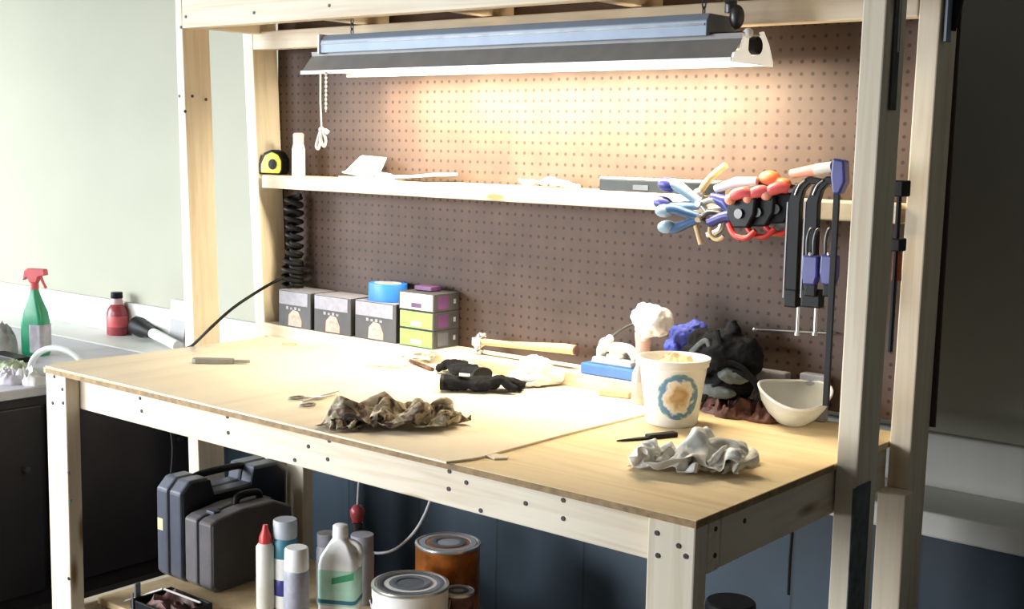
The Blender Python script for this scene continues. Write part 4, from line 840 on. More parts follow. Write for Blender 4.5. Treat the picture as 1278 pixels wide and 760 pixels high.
# ================================================================ TUB, BAG, BOTTLE, MASK
P = at(838, 541, z=0)
cen = Vector((P.x, P.y, 0)) + Vector((-.02, .052, 0))
cen = at(838, 528, z=0)
t = thing('plastic_tub', 'white plastic tub with round blue and tan print standing on the bench', 'tub', (cen.x, cen.y, H+.0005))
rb, rt, ht = .052, .0715, .138
MB().lathe([(0, 0), (rb-.003, 0), (rb, .004), (rb+.001, .006), (rt-.003, ht-.018), (rt+.001, ht-.016), (rt+.001, ht-.010), (rt+.003, ht-.006), (rt+.004, ht), (rt-.001, ht+.001), (rt-.004, ht-.006), (rb-.002, .006), (0, .004)], 56, cap=False).build('bucket', M['white'], t, smooth=True)
def rad_at(z): return rb+.001 + (rt-.003-rb-.001)*(z-.006)/(ht-.024)
mb = MB(); uv = mb.bm.loops.layers.uv.new('UVMap'); ac = math.atan2(CY-cen.y, CX-cen.x) + R(12); Rr = .046; zc = .066
rows = []
for j in range(13):
    f = j/12; row = []
    for i in range(48):
        a = 2*math.pi*i/48; dz = Rr*1.04*f*math.sin(a); du = Rr*f*math.cos(a); z = zc+dz; rr = rad_at(z)+.0009
        th = ac + du/rr; row.append((mb.bm.verts.new((rr*math.cos(th), rr*math.sin(th), z)), f))
    rows.append(row)
for a_, b_ in zip(rows, rows[1:]):
    for i in range(48):
        q = [a_[i], b_[i], b_[(i+1) % 48], a_[(i+1) % 48]]
        try: fc = mb.bm.faces.new([v for v, _ in q])
        except ValueError: continue
        for lo_, (v, f), ang_ in zip(fc.loops, q, (i, i, i+1, i+1)): lo_[uv].uv = (f*math.cos(2*math.pi*ang_/48)*.5, f*math.sin(2*math.pi*ang_/48)*.5)
mb.build('print', M['tubprint'], t, smooth=True)
o = crumple('sponge', M['tan'], [(-.03, -.03), (.02, -.035), (.04, 0), (.02, .03), (-.02, .035), (-.04, 0)], .03, 5, folds=20, loc=(cen.x+.004, cen.y+.01, H+.112)); tag(o, 'tan sponge-like lump inside the white printed tub', 'sponge')
# white object: bottle left of tub, plastic bag on top
P = at(790, 508, z=0)
B = Vector((P.x, P.y+.03, H+.0005))
t = thing('squeeze_bottle', 'cloudy bottle with pinkish neck standing behind the left side of the white tub', 'bottle', B)
zn = at(800, 452, y=B.y).z - B.z
MB().lathe([(0, 0), (.020, 0), (.022, .004), (.021, zn*.75), (.014, zn*.92), (.013, zn)], 28).build('body', M['clearbottle'], t, smooth=True)
zq = at(800, 415, y=B.y).z - B.z; xq = at(803, 430, y=B.y).x - B.x
MB().tube([(0, 0, zn-.002), (xq*.6, 0, (zn+zq)/2), (xq, 0, zq)], [.014, .016, .020], 20).build('neck', M['pinkplastic'], t, smooth=True)
# bag
C0 = at(815, 402, y=B.y)
bm_ = MB(); bm_.ball((0, 0, 0), .050, (.98, .75, .66), 64); bm_.ball((-.036, 0, .012), .018, (1, 1, 1.4), 32); bm_.ball((-.026, 0, -.024), .021, (.9, .8, 1.5), 32)
bg = thing('plastic_bag', 'puffed crumpled white plastic bag resting on top of the pinkish bottle neck', 'plastic bag', C0 + Vector((.002, 0, .002)))
tx = bpy.data.textures.new('crease', 'CLOUDS')
o = bm_.build('pouch', M['bag'], bg, remesh=.0028)
for kind, sc_, st in (('CLOUDS', .035, .026), ('VORONOI', .018, .006)):
    tx = bpy.data.textures.new('crease', kind); tx.noise_scale = sc_
    md = o.modifiers.new('disp', 'DISPLACE'); md.texture = tx; md.strength = st; md.mid_level = .5; md.texture_coords = 'LOCAL'


# backpack / tool bag heap
P = at(905, 497, z=0)
t = thing('tool_bag', 'black and grey fabric tool bag slumped against the pegboard behind the tub', 'tool bag', (P.x+.01, .735, H+.0005))
def disp(o, s=.02, sc=.04):
    tx = bpy.data.textures.new('cl', 'CLOUDS'); tx.noise_scale = sc; tx.noise_depth = 3
    md = o.modifiers.new('disp', 'DISPLACE'); md.texture = tx; md.strength = s; md.mid_level = .5; md.texture_coords = 'LOCAL'
def inb(px, py, y=.73): return at(px, py, y=y) - t.location
mb = MB()
for px, py, r, s in ((875, 455, .040, (1.3, .9, 1.3)), (905, 440, .052, (1.3, .9, 1.0)), (928, 447, .040, (1.1, .9, 1.2)), (908, 480, .040, (1.5, 1.0, .8)), (880, 425, .026, (1.6, .8, 1)), (915, 415, .018, (1, .8, 1.6))):
    mb.ball(tuple(inb(px, py)), r, s, 24)
o = mb.build('sack', M['blackfab'], t, remesh=.004); disp(o, .014, .02)
mb = MB()
for px, py, r, s in ((915, 470, .024, (1.7, .5, .7)), (895, 488, .024, (2.0, .5, .6))): mb.ball(tuple(inb(px, py, .695)), r, s, 24)
o = mb.build('pocket', M['greyfab'], t, remesh=.003); disp(o, .010, .03)
for pth in ([(870, 470), (885, 462), (903, 452), (925, 458), (945, 478)], [(862, 440), (880, 425), (885, 440), (870, 450)], [(875, 500), (895, 478), (915, 466), (938, 474), (946, 490)], [(895, 412), (900, 440), (893, 462)]):
    MB().tube(spline([inb(a, b, .69) for a, b in pth], 6), .0034, 8, flat=1.7).build('strap', M['blackfab'] if pth[0][0] != 862 else M['greyfab'], t, smooth=True)
o2 = MB()
for px, py, r, s in ((852, 418, .026, (1.3, .8, .9)), (843, 434, .022, (1.4, .9, 1.0)), (868, 408, .018, (1.4, .8, .8))): o2.ball(tuple(at(px, py, y=.75)-Vector((P.x, .75, H))), r, s, 24)
o2.ball(tuple(at(848, 455, y=.75)-Vector((P.x, .75, H))), .03, (1.2, .9, 1.2), 24)
o = o2.build('blue_cloth', M['bluefab'], remesh=.003, loc=(P.x, .75, H)); disp(o, .022, .025)
tag(o, 'bright blue crumpled cloth between the white bag and the black tool bag', 'cloth')
# heap of small dark tools
o = crumple('tool_belt', M['brownleather'], [(-.09, -.012), (-.05, -.03), (.02, -.028), (.085, -.02), (.10, .01), (.04, .03), (-.04, .03), (-.10, .02)], .036, 8, folds=30, amp=.9, loc=(at(925, 520, z=0).x, at(925, 520, z=0).y, H+.0005), prof=.4)
tag(o, 'dark brown leather tool belt rolled up in front of the black tool bag', 'tool belt')
P = at(962, 520, z=0)
t = thing('pliers', 'small pliers with yellow grips beside the frosted bowl', 'pliers', (P.x, P.y, H+.001), R(-50))
for sg in (-1, 1):
    MB().tube(spline([(0, 0, .006), (-.02, sg*.010, .008), (-.055, sg*.012, .008)], 5), .0052, 10).build('handle', M['yellow'] if sg > 0 else M['black'], t, smooth=True)
    MB().tube([(0, 0, .006), (.012, -sg*.004, .006), (.030, -sg*.001, .006)], [.007, .006, .003], 10).build('jaw', M['darksteel'], t, smooth=True)
# frosted bowl
P = at(988, 528, z=0)
t = thing('plastic_bowl', 'frosted white plastic bowl with wavy rim at the back right of the bench', 'bowl', (P.x, P.y, H+.0005))
k = mpp(t.location); mb = MB(); rows = []
prof = [(0, .0), (.40, .0), (.46, .03), (.50, .08), (.72, .30), (.90, .60), (.99, .90), (1.0, 1.0)]
seg = 48
for th_ in (0, 1):
    for j, (r, z) in enumerate(prof):
        row = []
        for i in range(seg):
            a = 2*math.pi*i/seg; hgt = .066*(1 + .13*math.cos(2*a))
            rr = .074*r - (.0018 if th_ and r > 0 else 0)
            row.append(mb.bm.verts.new((rr*math.cos(a)*1.0, rr*math.sin(a), z*hgt + (.002 if th_ else 0))) if r > 0 else None)
        if r == 0: v = mb.bm.verts.new((0, 0, .002 if th_ else 0)); row = [v]*seg
        rows.append(row)
def sew(a, b):
    for i in range(seg):
        vs = []
        for v in (a[i], a[(i+1) % seg], b[(i+1) % seg], b[i]):
            if v not in vs: vs.append(v)
        if len(vs) > 2: mb.bm.faces.new(vs)
n_ = len(prof)
for j in range(n_-1): sew(rows[j], rows[j+1]); sew(rows[n_+j], rows[n_+j+1])
sew(rows[n_-1], rows[2*n_-1])
mb.build('bowl', M['frost'], t, smooth=True)
rim = [rows_ for rows_ in [ (.074*math.cos(2*math.pi*i/seg), .074*math.sin(2*math.pi*i/seg), .066*(1+.13*math.cos(2*(2*math.pi*i/seg)))) for i in range(seg)]]
MB().tube(rim, .0026, 8, closed=True).build('rim', M['white'], t, smooth=True)
t.rotation_euler = (R(13), 0, YAW); t.location.z += .008; t.location.x += .006; t.location.y -= .012
# white outlet boxes at the foot of the pegboard
for i, (pa, pb, lab) in enumerate(((946, 983, 'pale grey plastic box at the foot of the pegboard right of the tool bag'), (1000, 1032, 'pale grey plastic box at the foot of the pegboard behind the frosted bowl'))):
    xa_, xb_ = at(pa, 470, y=.79).x, at(pb, 470, y=.79).x
    zt_ = at((pa+pb)/2, 463+i*4, y=.79).z - H
    t = thing('outlet_box', lab, 'outlet', ((xa_+xb_)/2, .795, H+.0005), group='pale boxes at the foot of the pegboard')
    w_ = (xb_-xa_)/2; h_ = zt_
    MB().box(-w_, w_, -.014, .012, 0, h_).build('housing', M['lilac'], t, bevel=.003)
    MB().box(-w_*.5, w_*.5, -.0155, -.014, h_*.3, h_*.6).build('socket', M['darksteel'], t)

# ================================================================ THINGS ON THE BENCH TOP
ZB = H+.0052
def outl(pxs, O, z=0): return [((at(a, b, z=z)-O).x, (at(a, b, z=z)-O).y) for a, b in pxs]
def fill(par, mat, key, size, loc=(0, 0, 0), rz=0, name='inner_fold'):
    o = cloth(name, mat, key, size, 0, 0, 0, rz-YAW, None, None, loc=loc); o.parent = par; return o
rg = cloth('rag', M['rag'], 'spread', (.250, .175, .072), 868, 583, .0006, 0, 'crumpled pale grey rag on the bare plywood at the front right', 'rag')
fill(rg, M['rag'], 'heap', (.150, .120, .066), (.035, -.004, 0), .5); fill(rg, M['rag'], 'long', (.150, .110, .046), (-.045, -.020, 0), -.3)
cc = cloth('camo_cloth', M['camo'], 'long', (.310, .165, .062), 492, 530, .005, .10, 'crumpled brown camouflage cloth near the front edge of the bench', 'cloth')
fill(cc, M['camo'], 'spread', (.200, .120, .056), (.045, -.012, 0), .2); fill(cc, M['camo'], 'heap', (.130, .09, .030), (-.085, -.02, 0), .9)
# white bag right of gloves
def puff(mb, mat, name, par, loc=(0, 0, 0)):
    o = mb.build(name, mat, par, remesh=.0028, loc=loc)
    for kind, sc_, st in (('CLOUDS', .035, .022), ('VORONOI', .020, .007)):
        tx = bpy.data.textures.new('crease', kind); tx.noise_scale = sc_
        md = o.modifiers.new('disp', 'DISPLACE'); md.texture = tx; md.strength = st; md.mid_level = .5; md.texture_coords = 'LOCAL'
    return o
P = at(668, 480, z=.005)
pb = thing('plastic_bag', 'crumpled white plastic bag lying behind the black gloves', 'plastic bag', (P.x, P.y, ZB), YAW)
mb = MB().ball((.0, 0, .036), .040, (1.05, .9, .85), 48); mb.ball((.034, -.004, .022), .026, (1.2, 1, .8), 32); mb.ball((-.038, -.006, .020), .026, (1.2, 1, .75), 32); mb.ball((-.01, -.02, .016), .024, (2, 1, .6), 32)
puff(mb, M['bag'], 'pouch', pb)
fill(pb, M['bag'], 'heap', (.135, .10, .035), (0, -.005, 0), 0, 'film')
# clear bag
cloth('plastic_sleeve', M['clearbag'], 'folded', (.125, .10, .020), 484, 456, .005, 0, 'small clear plastic sleeve lying in front of the screw boxes', 'plastic sleeve', th=.001)

# gloves
def glove(px, py, rz, label, flip=1, s=1.0):
    P = at(px, py, z=.004)
    t = thing('work_glove', label, 'glove', (P.x, P.y, ZB), R(rz), group='pair of black work gloves'); t.scale = (s, s, s)
    mb = MB()
    mb.ball((-.01, 0, .022), .048, (1.15, .9, .42), 24)
    mb.tube([(-.05, 0, .020), (-.085, 0, .022), (-.115, .004*flip, .024)], [.030, .032, .034], 18, flat=.62)
    fing = [(.030, .075, .012), (.014, .092, .013), (-.004, .086, .0125), (-.022, .066, .0115)]
    for k, (y, ln, r) in enumerate(fing):
        y *= flip; mb.tube(spline([(.015, y*.9, .022), (.04, y*1.2, .026+.004*k), (.015+ln*.8, y*1.55, .020), (.02+ln, y*1.7, .012)], 5), r, 12)
    mb.tube(spline([(-.015, .030*flip, .020), (.010, .052*flip, .022), (.040, .058*flip, .014)], 5), .0125, 12)
    o = mb.build('shell', M['blackfab'], t, remesh=.0032); disp(o, .010, .02)
    MB().tube([(-.112, .004*flip, .024), (-.122, .005*flip, .024)], [.0355, .0355], 18, flat=.62).build('cuff', M['black_rubber'], t, smooth=True)
    MB().box(-.075, -.045, -.012, .006, .0425, .0455).build('tag', M['white'], t, rot=(R(8), R(4), 0))
    return t
glove(576, 470, 160, 'black work glove folded at the back, left of the pair', -1, .80)
glove(605, 489, 42, 'black work glove with fingers reaching toward the white bag, right of the pair', 1, .82)

# scissors
P = at(392, 500, z=.004)
t = thing('scissors', 'small steel scissors lying open near the left front of the bench', 'scissors', (P.x, P.y, ZB), 0)
A_ = lambda px, py: (at(px, py, z=.004) - Vector((P.x, P.y, at(px, py, z=.004).z)))
for (q0, q1, q2) in (((424, 490), (398, 499), (376, 505)), ((420, 495), (396, 500), (378, 500))):
    a, b, c = A_(*q0), A_(*q1), A_(*q2)
    MB().tube([a+Vector((0, 0, .003)), b+Vector((0, 0, .004)), c+Vector((0, 0, .004))], [.001, .004, .0028], 8).build('blade', M['steel'], t, smooth=True)
for q in ((370, 499), (384, 508)):
    c = A_(*q); MB().tube([(c.x+.011*math.cos(a), c.y+.018*math.sin(a), .0035) for a in [2*math.pi*i/20 for i in range(20)]], .0024, 8, closed=True).build('finger_loop', M['midgrey'], t, smooth=True)
# file / knife on the left
a, b = at(240, 455, z=.0), at(312, 456, z=.0)
t = thing('utility_knife', 'grey flat utility knife lying on the left end of the bench', 'knife', ((a.x+b.x)/2, (a.y+b.y)/2, H+.0040), math.atan2(b.y-a.y, b.x-a.x))
l_ = (b-a).length/2
MB().prism([(-l_, -.008), (-l_+.01, -.013), (0, -.013), (l_*.45, -.008), (l_*.45, .008), (0, .012), (-l_+.01, .012), (-l_, .007)], 0, .013, 'xy').build('handle', M['midgrey'], t, bevel=.003)
MB().prism([(l_*.45, -.007), (l_*.9, -.006), (l_, 0), (l_*.9, .006), (l_*.45, .007)], .003, .009, 'xy').build('blade', M['midgrey'], t)
# bundle of wire / silver clamp
P = at(530, 452, z=.004)
t = thing('wire_bundle', 'tangle of silver wire lying behind the black gloves', 'wire', (P.x, P.y, ZB))
for k in range(5):
    pts = [(random.uniform(-.06, .06), random.uniform(-.035, .04), random.uniform(.004, .030)) for _ in range(6)]
    MB().tube(spline(pts, 6), .0028, 8).build('strand', M['steel'] if k % 2 else M['white'], t, smooth=True)
a, b = at(512, 453, z=.004), at(540, 464, z=.004)
o = MB().tube([a+Vector((0, 0, .006)), b+Vector((0, 0, .006))], [.0045, .005], 10).build('awl', M['brownleather'], smooth=True)
tag(o, 'thin brown handled awl lying left of the black gloves', 'tool')
# small wood sliver, offcut
P = at(352, 431, z=.0)
o = MB().box(-.02, .02, -.006, .006, 0, .006).build('wood_offcut', M['tan'], loc=(P.x+.03, P.y-.0, H+.0040), rot=(0, 0, .5), bevel=.001); tag(o, 'tiny wood offcut lying near the back left post', 'offcut')
P = at(770, 495, z=.004)
o = MB().box(-.040, .035, -.016, .016, 0, .014).build('wood_offcut', M['tan'], loc=(1.31, P.y+.0, ZB), rot=(0, 0, .25), bevel=.003); o.location.x = P.x; tag(o, 'short tan wood offcut left of the cloudy bottle', 'offcut')
a, b = at(769, 552, z=0), at(838, 545, z=0)
t = thing('pointed_bar', 'thin black pointed bar lying with its tip pointing left in front of the tub', 'pointed_bar', (a.x, a.y, H+.0006), math.atan2(b.y-a.y, b.x-a.x))  # thin dark wedge shape lying flat on the plywood
l_ = (b-a).length
MB().prism([(0, 0), (l_*.35, -.006), (l_, -.008), (l_, .008), (l_*.35, .006)], 0, .004, 'xy').build('blade', M['black'], t, bevel=.001)
MB().prism([(l_*.55, -.0085), (l_+.01, -.009), (l_+.01, .009), (l_*.55, .0085)], 0, .009, 'xy').build('handle', M['black_rubber'], t, bevel=.002)

# ================================================================ LOWER SHELF
ZL = H-.60
def case(x0, x1, y0, y1, h, ch, face, shell, name, label, handle=True, tagcol=None, cut=False):
    t = thing(name, label, 'tool case', ((x0+x1)/2, (y0+y1)/2, ZL+.001))
    w = (x1-x0)/2; d = (y1-y0)/2
    if cut: pr = [(-d, .015), (-d+.015, 0), (d-.015, 0), (d, .015), (d, h-ch), (d-ch, h), (d*.35, h), (d*.30, h-.045), (-d*.42, h-.045), (-d*.50, h), (-d+ch, h), (-d, h-ch)]
    else: pr = [(-d, .015), (-d+.015, 0), (d-.015, 0), (d, .015), (d, h-ch*1.2), (d*.55, h), (-d*.2, h), (-d+.02, h-ch*.6), (-d, h-ch)]
    g = .004
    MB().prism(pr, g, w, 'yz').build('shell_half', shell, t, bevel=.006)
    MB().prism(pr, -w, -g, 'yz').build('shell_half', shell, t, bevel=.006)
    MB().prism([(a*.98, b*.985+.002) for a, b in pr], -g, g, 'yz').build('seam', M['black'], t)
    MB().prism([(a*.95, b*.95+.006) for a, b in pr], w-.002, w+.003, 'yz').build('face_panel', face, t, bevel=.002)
    if handle:
        zt_ = h
        if cut: hp = [(0, d*.40, h-.012), (0, d*.25, h-.004), (0, -d*.42, h-.004), (0, -d*.56, h-.012)]
        else: hp = [(0, d*.50, h-.004), (0, d*.42, h+.016), (0, -d*.02, h+.016), (0, -d*.10, h-.004)]
        MB().tube(spline(hp, 5), .010, 12).build('handle', M['black'], t, smooth=True)
    for yy in (-d*.62, d*.62):
        MB().box(-.016, .016, yy-.012, yy+.012, h-ch*.45-.014, h-ch*.15).build('latch', M['case_side'], t, bevel=.003)
    return t
# grey case
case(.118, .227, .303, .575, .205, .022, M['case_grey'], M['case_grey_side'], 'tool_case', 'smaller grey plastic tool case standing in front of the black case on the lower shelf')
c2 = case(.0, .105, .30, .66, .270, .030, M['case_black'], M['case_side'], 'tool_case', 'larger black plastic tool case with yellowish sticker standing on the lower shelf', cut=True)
a = at(177, 652, y=.298)
MB().box(-.046, -.022, -.0015-.18, -.18, .128, .160).build('sticker', M['cream'], c2)

def bottle(px, py, ztop, prof, mats, name, label, cat='bottle', group=None, seg=28, sy=1.0, rz=0):
    """prof: list of (part_name, material, [(r, z)...]) with z above the base; px,py is the top centre"""
    P = at(px, py, z=ztop)
    t = thing(name, label, cat, (P.x, P.y, ZL+.0005), rz, group)
    for pn, m, pr in prof:
        MB().lathe(pr, seg, sy=sy).build(pn, m, t, smooth=True)
    return t
zt_ = -.385; h = .6+zt_
bottle(331, 655, zt_, [('body', M['cream_plastic'], [(0, 0), (.021, 0), (.023, .004), (.023, h-.055), (.016, h-.045)]), ('cap', M['red'], [(.0165, h-.046), (.015, h-.03), (.008, h-.012), (.006, h), (0, h)])], None, 'glue_bottle', 'cream glue bottle with red pointed cap at the left of the lower shelf bottles')
zt_ = -.375; h = .6+zt_
bottle(356, 648, zt_, [('body', M['white'], [(0, 0), (.030, 0), (.031, .004), (.031, h-.095)]), ('shoulder', M['teal'], [(.031, h-.095), (.032, h-.085), (.031, h-.055), (.026, h-.045)]), ('cap', M['greyplastic'], [(.026, h-.048), (.030, h-.044), (.030, h-.003), (.028, h), (0, h)]), ('band', M['navyblue'], [(.0315, .035), (.0318, .036), (.0318, .075), (.0315, .076)])], None, 'spray_can', 'tall spray can with grey cap and dark shoulder behind the glue bottle', 'spray can')
zt_ = -.390; h = .6+zt_
bottle(370, 683, zt_, [('body', M['lilac'], [(0, 0), (.029, 0), (.030, .004), (.030, h-.065), (.026, h-.055)]), ('cap', M['white'], [(.026, h-.056), (.029, h-.053), (.028, h-.004), (.025, h), (0, h)]), ('print', M['darksteel'], [(.0302, .020), (.0304, .021), (.0304, .034), (.0302, .035)])], None, 'spray_can', 'pale spray can with white cap standing in front of the dark shouldered can', 'spray can')
# jug
zt_ = -.355; h = .6+zt_
P = at(425, 655, z=zt_)
t = thing('jug', 'white handled jug with mint green label in the middle of the lower shelf', 'jug', (P.x, P.y, ZL+.0005), R(30))
w, d = .046, .036
def rr(w, d, z, n=8, c=.35):
    out = []
    for sx, sy, a0 in ((1, 1, 0), (-1, 1, 90), (-1, -1, 180), (1, -1, 270)):
        r = min(w, d)*c
        for i in range(n+1):
            a = R(a0 + 90*i/n); out.append((sx*(w-r)+r*math.cos(a), sy*(d-r)+r*math.sin(a), z))
    return out
def loft(mb, secs):
    V = [[mb.bm.verts.new(p) for p in s_] for s_ in secs]
    for a, b in zip(V, V[1:]):
        k = len(a)
        for i in range(k): mb.bm.faces.new((a[i], a[(i+1) % k], b[(i+1) % k], b[i]))
    mb.bm.faces.new(V[0][::-1]); mb.bm.faces.new(V[-1]); return mb
loft(MB(), [rr(w, d, 0), rr(w*1.02, d*1.02, .006), rr(w*1.02, d*1.02, h*.62), rr(w*.94, d*.94, h*.70), rr(w*.55, d*.6, h*.82), rr(.018, .018, h*.87, c=.9), rr(.017, .017, h*.9, c=.9)]).build('body', M['white'], t, smooth=True)
MB().lathe([(.019, h*.88), (.0195, h*.89), (.0185, h-.002), (.016, h), (0, h)], 28).build('cap', M['white_gloss'], t, smooth=True)
MB().tube(spline([(.020, 0, h*.84), (.044, 0, h*.80), (.050, 0, h*.70), (.046, 0, h*.60)], 6), .008, 12).build('handle', M['white'], t, smooth=True)
loft(MB(), [rr(w*1.035, d*1.035, h*.22), rr(w*1.035, d*1.035, h*.58)]).build('label', M['greencap'], t)
MB().hexa([(-.01, -d*1.06, h*.44), (w*.98, -d*1.06, h*.50), (w*.98, -d*1.03, h*.50), (-.01, -d*1.03, h*.44)], [(-.01, -d*1.06, h*.50), (w*.98, -d*1.06, h*.57), (w*.98, -d*1.03, h*.57), (-.01, -d*1.03, h*.50)]).build('band', M['darkgreen'], t)
loft(MB(), [rr(w*1.045, d*1.045, h*.24), rr(w*1.045, d*1.045, h*.28)]).build('stripe', M['teal'], t)
# dim bottles behind jug
bottle(407, 664, -.415, [('body', M['greyplastic'], [(0, 0), (.024, 0), (.025, .004), (.025, .14), (.022, .15)]), ('cap', M['lilac'], [(.022, .15), (.023, .152), (.023, .183), (0, .185)])], None, 'spray_can', 'grey capped can half hidden behind the left of the white jug', 'spray can')
bottle(452, 666, -.420, [('body', M['greyplastic'], [(0, 0), (.030, 0), (.031, .004), (.031, .125), (.028, .135)]), ('cap', M['lilac'], [(.028, .135), (.029, .137), (.029, .178), (0, .180)])], None, 'spray_can', 'grey capped can half hidden behind the right of the white jug', 'spray can')
# paint cans
def paint_can(px, py, ztop, wpx, wallm, label, lidm, group=None, ht=None, bail=True):
    P = at(px, py, z=ztop); r = wpx*mpp(P)/2; h = .6+ztop
    t = thing('paint_can', label, 'paint can', (P.x, P.y, ZL+.0005), group=group)
    MB().lathe([(0, 0), (r-.002, 0), (r, .003), (r, .006), (r*.985, .008), (r*.985, h-.008), (r, h-.006), (r, h-.002), (r*.975, h)], 48, cap=True).build('body', wallm, t, smooth=True)
    MB().lathe([(r*1.0, h-.006), (r*1.01, h-.003), (r*1.0, h+.001), (r*.93, h+.002), (r*.90, h-.001), (r*.88, h+.0005), (r*.86, h+.0005)], 48, cap=False).build('rim', M['steel'], t, smooth=True)
    MB().lathe([(r*.87, h+.001), (r*.70, h+.001), (r*.68, h-.0005), (0, h+.0008)], 48, cap=False).build('lid', lidm, t, smooth=True)
    MB().lathe([(r*.55, h+.0015), (r*.5, h+.002), (r*.38, h+.002), (r*.36, h+.0015)], 40, cap=False).build('lid_ring', M['case_side'], t, smooth=True)
    if bail:
        a = YAW+math.pi+.2
        MB().lathe([(.009, 0), (.010, .002), (0, .004)], 16, Matrix.Translation((r*math.cos(a)*.98, r*math.sin(a)*.98, h*.72)) @ Matrix.Rotation(a, 4, 'Z') @ Matrix.Rotation(R(90), 4, 'Y')).build('handle_ear', M['black'], t, smooth=True)
        pts = [(r*1.03*math.cos(a+math.pi*i/16*1), r*1.03*math.sin(a+math.pi*i/16*1), h*.72 - .055*math.sin(math.pi*i/16)) for i in range(17)]
        MB().tube(pts, .0016, 6).build('bail_handle', M['steel'], t, smooth=True)
    return t
paint_can(512, 728, -.470, 97, M['white'], 'white paint can with grey ringed lid at the front of the lower shelf', M['case_side'])
paint_can(559, 677, -.435, 82, M['canlabel'], 'amber labelled metal can with silver lid behind the white paint can', M['greyplastic'], bail=False)
paint_can(572, 737, -.500, 40, M['brownleather'], 'small silver lidded tin right of the white paint can', M['greyplastic'], bail=False)
P = at(912, 750, z=-.50)
t = thing('lidded_tin', 'orange tin with black lid under the right end of the bench', 'tin', (P.x, min(P.y, .60), ZL+.0005)); r = 27*mpp(P)
if True:
    q = at(912, 750, y=t.location.y); t.location.x = q.x; h = q.z-ZL
    MB().lathe([(0, 0), (r*.95, 0), (r*.95, h-.02)], 36).build('body', M['orange'], t, smooth=True)
    MB().lathe([(r, h-.022), (r*1.02, h-.018), (r*1.0, h-.003), (r*.94, h), (0, h)], 36).build('lid', M['black'], t, smooth=True)
# black tote with sticks at the left front
P = at(192, 745, z=-.50)
t = thing('tool_tote', 'low black open tool tote at the left front of the lower shelf', 'tote', (.150, .16, ZL+.0005))
q = at(188, 752, y=.11)
t.location = (q.x, .17, ZL+.0005); hh_ = q.z - ZL - .012
mb = MB().box(-.085, .085, -.06, .06, 0, .006)
for a in ((-.085, -.079, -.06, .06), (.079, .085, -.06, .06), (-.085, .085, -.06, -.054), (-.085, .085, .054, .06)): mb.box(*a, 0, hh_)
mb.build('bin', M['black'], t, bevel=.002)
MB().box(-.090, -.084, -.045, -.030, 0, hh_+.035).build('upright', M['case_side'], t, bevel=.002)
MB().box(-.074, -.068, -.065, -.061, 0, hh_+.02).build('upright', M['case_side'], t, bevel=.002)
o = crumple('red_rag', M['brownleather'], [(-.07, -.045), (0, -.048), (.07, -.045), (.074, 0), (.06, .045), (0, .048), (-.06, .045), (-.072, 0)], .05, 17, folds=18, amp=.6, loc=(t.location.x, t.location.y, ZL+hh_-.035)); tag(o, 'dull red-brown cloth stuffed in the black tool tote', 'cloth')
for lab, (q0, q1) in (('white paint stirring stick rising to the right over the black tote', ((156, 750), (203, 735))), ('white paint stirring stick sloping down to the right over the black tote', ((205, 735), (250, 752)))):
    a, b = at(*q0, y=.13), at(*q1, y=.16)
    o = MB().tube([a, b], .0048, 4, flat=.5).build('stir_stick', M['paper']); tag(o, lab, 'stick')
# cables under the bench
o = MB().tube(spline([at(541, 612, y=.64), at(531, 640, y=.64), at(517, 664, y=.64), at(497, 683, y=.64), at(478, 690, y=.64), at(458, 688, y=.64), at(440, 676, y=.64)]), .0038, 10).build('white_cable', M['greywire'], smooth=True)
tag(o, 'pale grey cable looping under the bench above the paint cans', 'cable')
P = at(446, 640, y=.60)
t = thing('hanging_plug', 'dark red plug hanging on a grey cord above the white jug', 'plug', P)
MB().tube([at(449, 585, y=.60)-P, at(447, 612, y=.60)-P, at(446, 632, y=.60)-P], .0026, 8).build('cord', M['greywire'], t, smooth=True)
MB().lathe([(0, -.026), (.013, -.024), (.018, -.008), (.020, .006), (.014, .016), (.006, .022), (0, .024)], 20).build('plug_body', M['wine'], t, smooth=True)
MB().lathe([(0, -.046), (.014, -.044), (.015, -.026), (.0, -.024)], 20).build('plug_base', M['darksteel'], t, smooth=True)
o = MB().tube(spline([at(990, 622, y=.66), at(989, 660, y=.66), at(986, 700, y=.66), at(984, 742, y=.66)]), .0034, 8).build('black_cable', M['black_rubber'], smooth=True)
tag(o, 'thin black cable hanging behind the right apron under the bench', 'cable')

# ================================================================ LEFT DESK AND WINDOW-SIDE THINGS
xd = -.73
ds = thing('desk', 'dark cabinet desk with grey top standing left of the workbench', 'desk', (xd, 0, 0))
MB().box(-1.6, 0, -.75, yl-.004, zl-.030, zl).build('desk_top', M['desktop'], ds, bevel=.004)
MB().box(-1.58, -.02, -.73, yl-.01, 0, zl-.031).build('carcass', M['desk'], ds)
for k in range(3):
    y0 = -.70+.56*k; dd = MB().box(-.019, -.006, y0, y0+.54, .05, zl-.06).build('cabinet_door', M['desk'], ds, bevel=.004)
    MB().cyl((-.004, y0+.48, .45), (.012, y0+.48, .45), .009, 14).build('knob', M['darksteel'], dd, smooth=True)
